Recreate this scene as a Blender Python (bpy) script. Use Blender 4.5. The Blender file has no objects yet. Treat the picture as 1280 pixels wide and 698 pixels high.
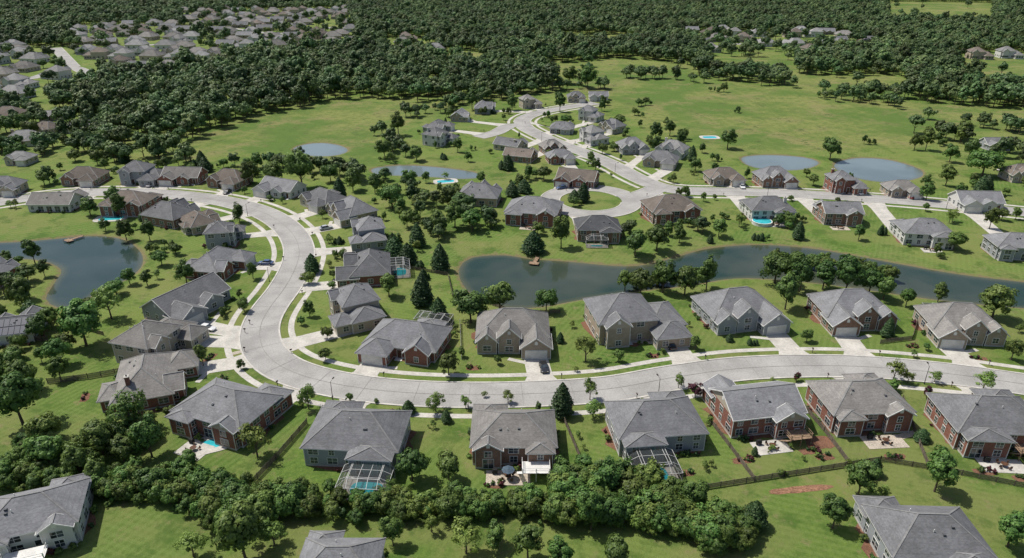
import bpy, math, random
import numpy as np
from mathutils import Vector, Matrix
random.seed(7); rng=np.random.default_rng(7)
scene=bpy.context.scene
COL=scene.collection
# ------------------------------------------------------------------ camera / survey
F=870.0; TH=math.radians(25.2); H=86.0
sT,cT=math.sin(TH),math.cos(TH)
def G(u,v,z=0.0):
    """ground-survey: photo measurement -> world metres on the plane at height z"""
    du=(u-640)/F; dv=(v-349)/F
    t=(H-z)/(sT+dv*cT)
    return (du*t,(cT-dv*sT)*t)
def S(v): return (F*sT+(v-349)*cT)/H       # px per metre at that ground row
cam=bpy.data.cameras.new("camera"); cam.sensor_width=36; cam.lens=F/1280*36
cam.clip_start=0.5; cam.clip_end=30000
co=bpy.data.objects.new("camera",cam); COL.objects.link(co)
co.location=(0,0,H); co.rotation_euler=(math.radians(90)-TH,0,0); scene.camera=co
scene.view_settings.view_transform='Standard'; scene.view_settings.look='None'; scene.view_settings.exposure=0
# ------------------------------------------------------------------ light
sunv=Vector((-0.52,0.22,0)).normalized(); EL=math.radians(60)
sd=Vector((sunv.x*math.cos(EL),sunv.y*math.cos(EL),math.sin(EL)))
w=bpy.data.worlds.new("World"); scene.world=w; w.use_nodes=True
nt=w.node_tree; bg=nt.nodes['Background']; sky=nt.nodes.new('ShaderNodeTexSky')
sky.sky_type='NISHITA'; sky.sun_disc=False; sky.sun_elevation=EL; sky.sun_rotation=math.atan2(sd.x,sd.y)
sky.air_density=1.0; sky.dust_density=2.0
nt.links.new(sky.outputs[0],bg.inputs[0]); bg.inputs[1].default_value=0.105
sl=bpy.data.lights.new("sun",'SUN'); sl.energy=5.0; sl.angle=math.radians(0.5); sl.color=(1,0.955,0.88)
so=bpy.data.objects.new("sun",sl); COL.objects.link(so); so.rotation_euler=(-sd).to_track_quat('-Z','Y').to_euler(); so.location=(0,0,200)
# ------------------------------------------------------------------ materials
def newmat(name,rough=0.8,spec=0.3):
    m=bpy.data.materials.new(name); m.use_nodes=True
    n=m.node_tree.nodes; b=n['Principled BSDF']; b.inputs['Roughness'].default_value=rough
    b.inputs['Specular IOR Level'].default_value=spec
    return m,m.node_tree,b
def noise(nt,scale,detail=4,rough=0.6,coord='Object'):
    tc=nt.nodes.new('ShaderNodeTexCoord'); n=nt.nodes.new('ShaderNodeTexNoise')
    n.inputs['Scale'].default_value=scale; n.inputs['Detail'].default_value=detail; n.inputs['Roughness'].default_value=rough
    nt.links.new(tc.outputs[coord],n.inputs['Vector']); return n.outputs['Fac']
def rngmap(nt,x,a,b,c=0,d=1):
    m=nt.nodes.new('ShaderNodeMapRange'); m.inputs[1].default_value=a; m.inputs[2].default_value=b
    m.inputs[3].default_value=c; m.inputs[4].default_value=d; nt.links.new(x,m.inputs[0]); return m.outputs[0]
def mth(nt,op,a,b):
    m=nt.nodes.new('ShaderNodeMath'); m.operation=op
    for i,x in enumerate((a,b)):
        if hasattr(x,'is_output'): nt.links.new(x,m.inputs[i])
        elif x is not None: m.inputs[i].default_value=x
    return m.outputs[0]
def mix(nt,f,a,b,mode='MIX'):
    m=nt.nodes.new('ShaderNodeMix'); m.data_type='RGBA'; m.blend_type=mode
    for i,x in ((0,f),(6,a),(7,b)):
        if hasattr(x,'is_output'): nt.links.new(x,m.inputs[i])
        elif i==0: m.inputs[0].default_value=x
        else: m.inputs[i].default_value=(*x,1)
    return m.outputs[2]
def attr(nt,name):
    a=nt.nodes.new('ShaderNodeAttribute'); a.attribute_name=name; return a.outputs['Fac']
def simple(name,c,rough=0.8,spec=0.3,var=0.25,scale=3.0,scale2=0.4):
    m,t,b=newmat(name,rough,spec)
    lo=tuple(x*(1-var) for x in c); hi=tuple(min(1,x*(1+var)) for x in c)
    f=rngmap(t,noise(t,scale,5,0.7),0.38,0.62); col=mix(t,f,lo,hi)
    f2=rngmap(t,noise(t,scale2,3),0.35,0.65,0.84,1.12)
    h=t.nodes.new('ShaderNodeHueSaturation'); t.links.new(col,h.inputs['Color']); t.links.new(f2,h.inputs['Value'])
    t.links.new(h.outputs[0],b.inputs['Base Color']); return m
def brick(name,c,c2,mortar):
    m,t,b=newmat(name,0.9,0.2)
    tc=t.nodes.new('ShaderNodeTexCoord'); br=t.nodes.new('ShaderNodeTexBrick')
    sep=t.nodes.new('ShaderNodeSeparateXYZ'); t.links.new(tc.outputs['Object'],sep.inputs[0])
    cb=t.nodes.new('ShaderNodeCombineXYZ'); t.links.new(mth(t,'ADD',sep.outputs[0],sep.outputs[1]),cb.inputs[0]); t.links.new(sep.outputs[2],cb.inputs[1])
    t.links.new(cb.outputs[0],br.inputs['Vector'])
    br.inputs['Color1'].default_value=(*c,1); br.inputs['Color2'].default_value=(*c2,1); br.inputs['Mortar'].default_value=(*mortar,1)
    br.inputs['Scale'].default_value=3.5; br.inputs['Mortar Size'].default_value=0.012
    col=mix(t,rngmap(t,noise(t,1.2,5),0.35,0.65,0,0.5),(1,1,1),(0.62,0.6,0.58))
    t.links.new(mix(t,1.0,br.outputs[0],col,'MULTIPLY'),b.inputs['Base Color']); return m
def siding(name,c):
    m,t,b=newmat(name,0.7,0.3)
    tc=t.nodes.new('ShaderNodeTexCoord'); wv=t.nodes.new('ShaderNodeTexWave'); wv.bands_direction='Z'; wv.wave_profile='SAW'
    wv.inputs['Scale'].default_value=1.4; t.links.new(tc.outputs['Object'],wv.inputs[0])
    col=mix(t,rngmap(t,wv.outputs[1],0.75,1.0,0,0.5),c,tuple(x*0.5 for x in c))
    col=mix(t,rngmap(t,noise(t,0.8,4),0.35,0.65,0,0.3),col,tuple(x*0.75 for x in c))
    t.links.new(col,b.inputs['Base Color']); return m
def shingle(name,c):
    m,t,b=newmat(name,0.92,0.15)
    tc=t.nodes.new('ShaderNodeTexCoord')
    mp=t.nodes.new('ShaderNodeMapping'); mp.inputs['Scale'].default_value=(3.4,3.4,9); t.links.new(tc.outputs['Object'],mp.inputs[0])
    vo=t.nodes.new('ShaderNodeTexVoronoi'); vo.inputs['Scale'].default_value=1.0; t.links.new(mp.outputs[0],vo.inputs['Vector'])
    sp=t.nodes.new('ShaderNodeSeparateColor'); t.links.new(vo.outputs['Color'],sp.inputs[0])
    col=mix(t,sp.outputs[0],tuple(x*0.84 for x in c),tuple(x*1.15 for x in c))
    wv=t.nodes.new('ShaderNodeTexWave'); wv.bands_direction='Z'; wv.inputs['Scale'].default_value=0.75; wv.inputs['Distortion'].default_value=0.3; t.links.new(tc.outputs['Object'],wv.inputs[0])
    col=mix(t,rngmap(t,wv.outputs[1],0.0,0.25,0.22,0.0),col,tuple(x*0.6 for x in c))
    h=t.nodes.new('ShaderNodeHueSaturation'); t.links.new(col,h.inputs['Color'])
    t.links.new(rngmap(t,noise(t,0.35,4),0.38,0.62,0.86,1.10),h.inputs['Value'])
    oi=t.nodes.new('ShaderNodeObjectInfo'); h2=t.nodes.new('ShaderNodeHueSaturation')
    t.links.new(rngmap(t,oi.outputs['Random'],0,1,0.76,1.15),h2.inputs['Value']); t.links.new(h.outputs[0],h2.inputs['Color'])
    t.links.new(h2.outputs[0],b.inputs['Base Color'])
    return m
def leafmat(name,dark,light,hv=0.03,vv=0.3,patch=False,trans=0.25):
    m,t,b=newmat(name,0.55,0.3)
    col=mix(t,attr(t,'tone'),dark,light)
    oi=t.nodes.new('ShaderNodeObjectInfo'); h=t.nodes.new('ShaderNodeHueSaturation')
    t.links.new(rngmap(t,oi.outputs['Random'],0,1,0.5-hv,0.5+hv*0.6),h.inputs['Hue'])
    fr=mth(t,'FRACT',mth(t,'MULTIPLY',oi.outputs['Random'],7.31),None)
    val=rngmap(t,fr,0,1,1-vv,1+vv)
    if patch:
        n=t.nodes.new('ShaderNodeTexNoise'); n.inputs['Scale'].default_value=0.011; n.inputs['Detail'].default_value=4; t.links.new(oi.outputs['Location'],n.inputs['Vector'])
        val=mth(t,'MULTIPLY',val,rngmap(t,n.outputs['Fac'],0.38,0.62,0.76,1.30))
    t.links.new(val,h.inputs['Value'])
    t.links.new(col,h.inputs['Color']); t.links.new(h.outputs[0],b.inputs['Base Color'])
    if trans>0:
        tr=t.nodes.new('ShaderNodeBsdfTranslucent'); t.links.new(h.outputs[0],tr.inputs[0])
        ms=t.nodes.new('ShaderNodeMixShader'); ms.inputs[0].default_value=trans
        t.links.new(b.outputs[0],ms.inputs[1]); t.links.new(tr.outputs[0],ms.inputs[2])
        t.links.new(ms.outputs[0],t.nodes['Material Output'].inputs[0])
    return m
M={}
M['bark']=simple('bark',(0.11,0.085,0.06),0.95)
M['core']=simple('dark_core_filler',(0.034,0.06,0.02),0.9,0.1)  # dark opaque core added inside crowns to block light and see-through
M['leafA']=leafmat('leaf_deciduous',(0.050,0.102,0.022),(0.125,0.205,0.046),0.035,0.32)
M['leafF']=leafmat('leaf_forest',(0.054,0.100,0.034),(0.114,0.178,0.060),0.035,0.32,True,0.18)
M['leafC']=leafmat('leaf_conifer',(0.030,0.068,0.024),(0.070,0.130,0.044),0.02,0.25)
M['leafY']=leafmat('leaf_light',(0.095,0.155,0.032),(0.185,0.27,0.06))
M['leafP']=leafmat('leaf_plum',(0.040,0.012,0.014),(0.11,0.03,0.035))
M['asphalt']=simple('aged_asphalt',(0.31,0.30,0.285),0.9,0.2,0.10,2.5,0.12)
M['kerb']=simple('kerb_concrete',(0.46,0.44,0.40),0.9,0.2,0.1)
M['seam']=simple('tar_seam',(0.22,0.213,0.20),0.9,0.2,0.2)
M['concrete']=simple('concrete',(0.44,0.42,0.38),0.9,0.2,0.12,2.0,0.3)
M['mulch']=simple('mulch',(0.16,0.085,0.055),0.95,0.1,0.4,4)
M['gravel']=simple('stone_gravel',(0.40,0.35,0.29),0.95,0.1,0.35,5)
M['soil']=simple('soil',(0.22,0.12,0.075),0.95,0.1,0.4,2)
M['white']=simple('white_trim',(0.66,0.65,0.62),0.5,0.3,0.04)
M['garage']=simple('garage_door_paint',(0.64,0.62,0.57),0.5,0.3,0.05)
M['darkdoor']=simple('door_paint',(0.10,0.05,0.03),0.4,0.4)
M['wood']=simple('fence_wood',(0.15,0.125,0.10),0.9,0.2,0.35,2.0)
M['deckwood']=simple('deck_wood',(0.26,0.18,0.12),0.85,0.2,0.3,3)
M['metal']=simple('cage_aluminium',(0.48,0.48,0.46),0.4,0.5,0.05)
M['tire']=simple('tire',(0.02,0.02,0.02),0.8)
M['solar']=simple('solar_glass',(0.02,0.03,0.055),0.25,0.6,0.1)
M['brickred']=brick('brick_red',(0.20,0.075,0.05),(0.28,0.11,0.075),(0.31,0.27,0.24))
M['brickbrown']=brick('brick_brown',(0.20,0.11,0.075),(0.28,0.16,0.11),(0.36,0.31,0.27))
M['bricktan']=brick('brick_tan',(0.32,0.25,0.185),(0.40,0.32,0.24),(0.43,0.40,0.36))
M['sidegray']=siding('siding_gray',(0.30,0.315,0.33))
M['sidebeige']=siding('siding_beige',(0.43,0.37,0.29))
M['sidewhite']=siding('siding_white',(0.58,0.57,0.54))
M['roofgray']=shingle('shingle_gray',(0.176,0.177,0.184))
M['roofdark']=shingle('shingle_dark',(0.11,0.113,0.12))
M['rooflight']=shingle('shingle_light',(0.235,0.232,0.228))
M['roofbrown']=shingle('shingle_brown',(0.165,0.14,0.12))
M['rooftan']=shingle('shingle_weathered',(0.200,0.190,0.178))
M['ridge']=simple('ridge_cap',(0.205,0.203,0.20),0.9,0.1,0.15)
M['red']=simple('tail_lamp_red',(0.45,0.08,0.06),0.8)
M['cream']=simple('canvas',(0.42,0.38,0.30),0.8)
M['navy']=simple('canvas_dark',(0.06,0.09,0.12),0.8)
def glass():
    m,t,b=newmat('window_glass',0.08,0.6)
    f=rngmap(t,noise(t,0.6,2),0.4,0.6); t.links.new(mix(t,f,(0.015,0.02,0.025),(0.07,0.085,0.10)),b.inputs['Base Color']); return m
M['glass']=glass()
def watermat(name,c1,c2,sc=0.02,rough=0.06,bump=0.06,spec=0.5):
    m,t,b=newmat(name,rough,spec); b.inputs['IOR'].default_value=1.33
    f=rngmap(t,noise(t,sc,4),0.42,0.58); col=mix(t,f,c1,c2)
    if 'pond' in name:
        e=mth(t,'POWER',attr(t,'edge'),1.6); col=mix(t,mth(t,'MULTIPLY',e,0.8),col,(0.12,0.115,0.055))
    t.links.new(col,b.inputs['Base Color'])
    bp=t.nodes.new('ShaderNodeBump'); bp.inputs['Strength'].default_value=0.25; bp.inputs['Distance'].default_value=bump
    t.links.new(noise(t,1.1,4),bp.inputs['Height']); t.links.new(bp.outputs[0],b.inputs['Normal']); return m
M['pond']=watermat('pond_water',(0.020,0.040,0.036),(0.040,0.060,0.054),0.02,0.04,0.025)
M['pondfar']=watermat('pond_water_sky_tint',(0.12,0.155,0.165),(0.16,0.20,0.21),0.02,0.1)  # bright blue-grey base colour stands in for the sky reflection on far ponds
M['pondbrown']=watermat('pond_water_silty',(0.016,0.036,0.026),(0.062,0.072,0.054),0.014,0.04,0.025)
M['pool']=watermat('swimming_water',(0.03,0.33,0.38),(0.05,0.42,0.47),0.5,0.05,0.02)
def screenmat():
    m,t,b=newmat('insect_screen',0.6,0.2); b.inputs['Base Color'].default_value=(0.05,0.055,0.055,1)
    tr=t.nodes.new('ShaderNodeBsdfTransparent'); ms=t.nodes.new('ShaderNodeMixShader'); ms.inputs[0].default_value=0.40
    t.links.new(tr.outputs[0],ms.inputs[1]); t.links.new(b.outputs[0],ms.inputs[2]); t.links.new(ms.outputs[0],t.nodes['Material Output'].inputs[0]); return m
M['screen']=screenmat()
def carpaint(n,c):
    m=simple(n,c,0.25,0.6,0.03); m.node_tree.nodes['Principled BSDF'].inputs['Coat Weight'].default_value=0.6; return m
CARP=[carpaint('car_paint_black',(0.02,0.02,0.022)),carpaint('car_paint_silver',(0.42,0.43,0.44)),carpaint('car_paint_white',(0.7,0.7,0.7)),carpaint('car_paint_blue',(0.05,0.09,0.2)),carpaint('car_paint_red',(0.3,0.03,0.03))]
# ------------------------------------------------------------------ mesh builder
class MB:
    def __init__(s): s.v=[];s.f=[];s.m=[]
    def add(s,vs,fs,mi=0):
        o=len(s.v); s.v+=[tuple(x) for x in vs]; s.f+=[tuple(i+o for i in f) for f in fs]; s.m+=[mi]*len(fs)
    def box(s,x0,x1,y0,y1,z0,z1,mi=0):
        s.add([(x0,y0,z0),(x1,y0,z0),(x1,y1,z0),(x0,y1,z0),(x0,y0,z1),(x1,y0,z1),(x1,y1,z1),(x0,y1,z1)],
              [(0,3,2,1),(4,5,6,7),(0,1,5,4),(1,2,6,5),(2,3,7,6),(3,0,4,7)],mi)
    def beam(s,p,q,w,h,mi=0,up=(0,0,1)):
        p=Vector(p);q=Vector(q);d=(q-p).normalized();u=Vector(up)
        if abs(d.dot(u))>0.97:u=Vector((1,0,0))
        r=d.cross(u).normalized();u=r.cross(d).normalized()
        vs=[p+r*a*w/2+u*b*h/2 for a,b in((-1,-1),(1,-1),(1,1),(-1,1))]+[q+r*a*w/2+u*b*h/2 for a,b in((-1,-1),(1,-1),(1,1),(-1,1))]
        s.add(vs,[(0,1,2,3),(7,6,5,4),(0,4,5,1),(1,5,6,2),(2,6,7,3),(3,7,4,0)],mi)
    def tube(s,p,q,r0,r1,n=8,mi=0,cap=True):
        p=Vector(p);q=Vector(q);d=(q-p).normalized();a=Vector((1,0,0)) if abs(d.x)<0.9 else Vector((0,1,0))
        r=d.cross(a).normalized();u=r.cross(d)
        A=[p+(r*math.cos(i*2*math.pi/n)+u*math.sin(i*2*math.pi/n))*r0 for i in range(n)]
        B=[q+(r*math.cos(i*2*math.pi/n)+u*math.sin(i*2*math.pi/n))*r1 for i in range(n)]
        fs=[(i,(i+1)%n,n+(i+1)%n,n+i) for i in range(n)]
        if cap: fs+=[tuple(range(n-1,-1,-1)),tuple(range(n,2*n))]
        s.add(A+B,fs,mi)
    def mesh(s,name,mats):
        me=bpy.data.meshes.new(name); me.from_pydata(s.v,[],s.f)
        for x in mats: me.materials.append(x)
        me.polygons.foreach_set('material_index',s.m); me.update(); return me
    def obj(s,name,mats,parent=None,loc=None,yaw=0):
        if not s.f: return None
        return place(name,s.mesh(name,mats),parent,loc,yaw)
def place(name,me,parent=None,loc=None,yaw=0,scale=None):
    o=bpy.data.objects.new(name,me); COL.objects.link(o)
    if parent: o.parent=parent
    if loc is not None: o.location=loc
    if yaw: o.rotation_euler=(0,0,yaw)
    if scale is not None: o.scale=scale
    return o
def empty(name,loc,yaw=0):
    o=bpy.data.objects.new(name,None); COL.objects.link(o); o.location=loc; o.rotation_euler=(0,0,yaw); o.empty_display_size=1; return o
# ------------------------------------------------------------------ curves
def smooth(pts,closed=False,step=2.0):
    P=[np.array(p,float) for p in pts]; n=len(P); out=[]
    for i in range(n if closed else n-1):
        if closed: a,b,c,d=P[(i-1)%n],P[i],P[(i+1)%n],P[(i+2)%n]
        else: a,b,c,d=P[max(i-1,0)],P[i],P[i+1],P[min(i+2,n-1)]
        k=max(2,int(np.linalg.norm(c-b)/step))
        for j in range(k):
            t=j/k; out.append(0.5*((2*b)+(-a+c)*t+(2*a-5*b+4*c-d)*t*t+(-a+3*b-3*c+d)*t**3))
    if not closed: out.append(P[-1])
    return np.array(out)
def normals(P,closed=False):
    if closed: T=np.roll(P,-1,0)-np.roll(P,1,0)
    else: T=np.gradient(P,axis=0)
    T/=np.linalg.norm(T,axis=1)[:,None]+1e-9
    return np.stack([-T[:,1],T[:,0]],1)
def ptseg(P,poly,closed=False):
    d=np.full(len(P),1e9); n=len(poly)
    for i in range(n if closed else n-1):
        a=poly[i];b=poly[(i+1)%n];ab=b-a; t=np.clip(((P-a)@ab)/(ab@ab+1e-9),0,1)
        d=np.minimum(d,np.hypot(P[:,0]-a[0]-t*ab[0],P[:,1]-a[1]-t*ab[1]))
    return d
def inside(P,poly):
    c=np.zeros(len(P),bool); n=len(poly)
    for i in range(n):
        x1,y1=poly[i];x2,y2=poly[(i+1)%n]
        if y1==y2: continue
        k=((y1>P[:,1])!=(y2>P[:,1]))&(P[:,0]<(x2-x1)*(P[:,1]-y1)/(y2-y1)+x1); c^=k
    return c
def sdf(P,poly):
    d=ptseg(P,poly,True); return np.where(inside(P,poly),-d,d)
def gp(l): return [G(u,v) for u,v in l]
# ------------------------------------------------------------------ ponds & meadows
ponds=[
 ([(-40,306),(30,301),(75,297),(120,294),(155,299),(176,315),(176,333),(155,350),(125,361),(100,379),(72,383),(57,372),(68,352),(76,336),(52,325),(10,322),(-40,324)],'pond'),
 ([(574,334),(590,321),(630,318),(665,323),(710,326),(765,331),(800,331),(840,322),(885,310),(945,305),(1010,309),(1060,317),(1130,330),(1200,342),(1330,360),(1330,385),(1210,378),(1130,368),(1060,358),(990,350),(920,347),(860,356),(790,364),(730,373),(680,382),(640,384),(600,374),(578,354)],'pondbrown'),
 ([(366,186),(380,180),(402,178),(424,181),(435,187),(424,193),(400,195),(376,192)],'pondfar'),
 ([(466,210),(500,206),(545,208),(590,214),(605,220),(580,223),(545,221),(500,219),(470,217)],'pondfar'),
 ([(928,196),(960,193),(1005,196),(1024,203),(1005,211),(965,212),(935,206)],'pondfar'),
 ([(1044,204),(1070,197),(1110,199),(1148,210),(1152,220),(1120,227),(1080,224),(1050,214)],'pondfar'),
]
PW=[smooth(gp(p),True,3.0) for p,_ in ponds]
def pond_sdf(P):
    d=np.full(len(P),1e9)
    for p in PW:
        lo=p.min(0)-40;hi=p.max(0)+40; k=(P[:,0]>lo[0])&(P[:,0]<hi[0])&(P[:,1]>lo[1])&(P[:,1]<hi[1])
        if k.any(): d[k]=np.minimum(d[k],sdf(P[k],p))
    return d
meadows=[[(205,190),(260,168),(335,145),(420,128),(530,128),(600,124),(600,132),(560,140),(520,152),(480,170),(470,205),(420,212),(380,200),(300,190),(230,200)],
 [(760,115),(880,103),(960,108),(1060,122),(1190,132),(1300,140),(1300,165),(1215,165),(1150,185),(1060,188),(960,190),(870,180),(815,165),(780,140),(730,122)],
 [(680,80),(770,74),(860,80),(880,108),(770,118),(690,113)],
 [(1110,2),(1240,4),(1240,30),(1110,27)],[(1190,70),(1400,70),(1400,114),(1210,108)],[(975,94),(1130,96),(1140,122),(1010,116)],[(880,70),(990,73),(1000,94),(890,94)],[(540,66),(610,66),(612,80),(545,80)],[(700,44),(790,44),(790,56),(700,56)]]
MW=[np.array(gp(p)) for p in meadows]
# ------------------------------------------------------------------ ground sheet
xs=np.concatenate([np.arange(-9000,-1500,500),np.arange(-1500,-200,13),np.arange(-200,222,1.5),np.arange(223,1500,13),np.arange(1500,9001,500)])
ys=np.concatenate([np.arange(-600,90,30),np.arange(90,400,1.5),np.arange(401,1800,13),np.arange(1800,14001,600)])
X,Y=np.meshgrid(xs,ys); P=np.stack([X.ravel(),Y.ravel()],1)
d=pond_sdf(P); Z=np.clip((d-1.2)*0.29,-1.6,0.0)
DG=d.reshape(len(ys),len(xs))
def pondd(x,y): return DG[min(len(ys)-1,int(np.searchsorted(ys,y))),min(len(xs)-1,int(np.searchsorted(xs,x)))]
me=bpy.data.meshes.new('ground'); nx,ny=len(xs),len(ys)
idx=np.arange(nx*ny).reshape(ny,nx)
fa=np.stack([idx[:-1,:-1],idx[:-1,1:],idx[1:,1:],idx[1:,:-1]],-1).reshape(-1,4)
me.vertices.add(nx*ny); me.vertices.foreach_set('co',np.column_stack([P,Z]).astype(np.float32).ravel())
me.loops.add(fa.size); me.loops.foreach_set('vertex_index',fa.ravel().astype(np.int32))
me.polygons.add(len(fa)); me.polygons.foreach_set('loop_start',np.arange(0,fa.size,4,dtype=np.int32)); me.update(); me.validate()
me.polygons.foreach_set('use_smooth',np.ones(len(fa),bool))
mead=np.full(len(P),1e9)
for q in MW: mead=np.minimum(mead,sdf(P,q))
a=me.attributes.new('meadow','FLOAT','POINT'); a.data.foreach_set('value',np.clip(0.5-mead/12,0,1).astype(np.float32))
a=me.attributes.new('shore','FLOAT','POINT'); a.data.foreach_set('value',np.clip(1-d/2.2,0,1).astype(np.float32))
m,t,b=newmat('grass_ground',0.95,0.1)
g1=mix(t,rngmap(t,noise(t,1.1,7,0.8),0.40,0.60),(0.066,0.122,0.024),(0.116,0.182,0.036))
tc=t.nodes.new('ShaderNodeTexCoord'); vo=t.nodes.new('ShaderNodeTexVoronoi'); vo.inputs['Scale'].default_value=0.036; t.links.new(tc.outputs['Object'],vo.inputs['Vector'])
sp=t.nodes.new('ShaderNodeSeparateColor'); t.links.new(vo.outputs['Color'],sp.inputs[0])
g1=mix(t,rngmap(t,sp.outputs[0],0,1,0,0.75),g1,(0.165,0.200,0.055))
g1=mix(t,rngmap(t,sp.outputs[1],0.4,1,0,0.45),g1,(0.052,0.112,0.022))
for ang,thr in((0.5,0.45),(1.9,0.5)):       # mowing stripes in some gardens
    mp=t.nodes.new('ShaderNodeMapping'); mp.inputs['Rotation'].default_value=(0,0,ang); t.links.new(tc.outputs['Object'],mp.inputs[0])
    wv=t.nodes.new('ShaderNodeTexWave'); wv.inputs['Scale'].default_value=0.22; wv.inputs['Distortion'].default_value=0.6; wv.inputs['Detail'].default_value=1; t.links.new(mp.outputs[0],wv.inputs[0])
    msk=rngmap(t,sp.outputs[1 if ang<1 else 2],thr,thr+.02,0,0.30); g1=mix(t,mth(t,'MULTIPLY',msk,rngmap(t,wv.outputs[1],.3,.7)),g1,(0.17,0.225,0.065))
g1=mix(t,rngmap(t,noise(t,0.045,6,0.62),0.46,0.57,0,0.65),g1,(0.175,0.188,0.064))
g1=mix(t,rngmap(t,noise(t,0.11,7,0.7),0.51,0.60,0,0.62),g1,(0.048,0.098,0.018))
g1=mix(t,rngmap(t,noise(t,0.26,7,0.75),0.56,0.65,0,0.6),g1,(0.21,0.180,0.09))
g2=mix(t,rngmap(t,noise(t,0.014,8,0.7),0.45,0.56),(0.092,0.148,0.034),(0.190,0.205,0.066))
g2=mix(t,rngmap(t,noise(t,0.22,7,0.8),0.44,0.58,0,0.65),g2,(0.078,0.122,0.030))
g2=mix(t,rngmap(t,noise(t,0.04,7,0.75),0.51,0.60,0,0.65),g2,(0.225,0.195,0.090))
g2=mix(t,rngmap(t,noise(t,0.08,7,0.8),0.56,0.62,0,0.75),g2,(0.045,0.085,0.020))
gg=mix(t,rngmap(t,mth(t,'ADD',attr(t,'meadow'),rngmap(t,noise(t,0.12,4),0.3,0.7,-0.35,0.35)),0.35,0.65),g1,g2)
gg=mix(t,rngmap(t,mth(t,'ADD',attr(t,'shore'),rngmap(t,noise(t,0.5,4),0.3,0.7,-0.35,0.25)),0.35,0.75),gg,(0.17,0.145,0.075))
t.links.new(gg,b.inputs['Base Color'])
bp=t.nodes.new('ShaderNodeBump'); bp.inputs['Strength'].default_value=0.9; bp.inputs['Distance'].default_value=0.3
t.links.new(noise(t,1.4,6,0.8),bp.inputs['Height']); t.links.new(bp.outputs[0],b.inputs['Normal'])
me.materials.append(m); place('ground',me)
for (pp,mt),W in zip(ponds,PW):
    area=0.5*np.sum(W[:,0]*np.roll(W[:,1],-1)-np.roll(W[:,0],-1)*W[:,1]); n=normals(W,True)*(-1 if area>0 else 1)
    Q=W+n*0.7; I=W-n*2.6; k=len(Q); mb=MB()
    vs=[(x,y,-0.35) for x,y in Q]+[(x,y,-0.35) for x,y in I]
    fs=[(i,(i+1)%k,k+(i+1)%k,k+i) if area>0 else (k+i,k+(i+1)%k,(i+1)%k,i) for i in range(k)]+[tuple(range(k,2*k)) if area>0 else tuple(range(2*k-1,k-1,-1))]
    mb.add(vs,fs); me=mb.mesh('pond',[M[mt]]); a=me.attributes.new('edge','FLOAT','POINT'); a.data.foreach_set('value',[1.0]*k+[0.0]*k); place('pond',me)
# ------------------------------------------------------------------ roads
road_main=[(1420,500),(1290,482),(1180,467),(1060,458),(940,460),(850,471),(765,486),(680,492),(600,494),(520,492),(455,486),(400,476),(358,462),(334,444),(325,424),(327,404),(338,384),(356,360),(369,336),(374,314),(366,293),(346,275),(318,262),(280,252),(230,245),(170,241),(110,241),(50,246),(-30,258)]
road_up=[(1340,272),(1280,266),(1200,258),(1110,250),(1000,243),(910,240),(860,239),(825,234),(795,222),(765,206),(735,193),(700,180),(672,168),(655,158),(655,149),(675,141),(712,134),(745,129)]
road_br=[(655,156),(636,158),(620,166),(598,172)]
roads=[('road',smooth(gp(road_main)),9.0),('road',smooth(gp(road_up)),9.0),('road',smooth(gp(road_br)),8.0)]
cc=np.array(G(738,251)); ring=np.array([cc+15.5*np.array([math.cos(a),math.sin(a)*1.0]) for a in np.linspace(0,2*math.pi,60,endpoint=False)])
roads.append(('cul_de_sac',ring,7.2)); lk=np.array([cc+np.array([14.5,2]),np.array(G(805,243)),np.array(G(822,236))]); roads.append(('road',smooth(lk),8.5))
for l in ([(-30,104),(40,98),(85,84),(110,96),(70,112)],[(70,60),(92,84)],[(100,62),(170,58),(240,52)],[(290,36),(350,42),(420,34)],[(900,56),(1000,54),(1090,60)]):
    roads.append(('road',smooth(gp(l),False,8),9.5))
ALLR=np.concatenate([r[1] for r in roads]); ALLT=np.concatenate([np.stack([normals(r[1],r[0]=='cul_de_sac')[:,1],-normals(r[1],r[0]=='cul_de_sac')[:,0]],1) for r in roads]); ALLW=np.concatenate([[r[2]]*len(r[1]) for r in roads])
def road_clear(P,skip=None):
    P=np.atleast_2d(P); out=np.full(len(P),1e9)
    for i,(n,R,wd) in enumerate(roads):
        if i==skip: continue
        out=np.minimum(out,ptseg(P,R,n=='cul_de_sac')-wd/2)
    return out
def ribbon(mb,Pc,N,o0,o1,z,closed=False,mi=0,keep=None,z1=None):
    n=len(Pc); A=Pc+N*o0;B=Pc+N*o1
    for i in range(n if closed else n-1):
        j=(i+1)%n
        if keep is not None and not(keep[i] and keep[j]): continue
        if z1 is None: mb.add([(*A[i],z),(*B[i],z),(*B[j],z),(*A[j],z)],[(3,2,1,0)],mi)
        else:
            mb.add([(*A[i],z),(*B[i],z),(*B[j],z),(*A[j],z),(*A[i],z1),(*B[i],z1),(*B[j],z1),(*A[j],z1)],[(0,1,2,3),(7,6,5,4),(0,4,5,1),(1,5,6,2),(2,6,7,3),(3,7,4,0)],mi)
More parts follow.
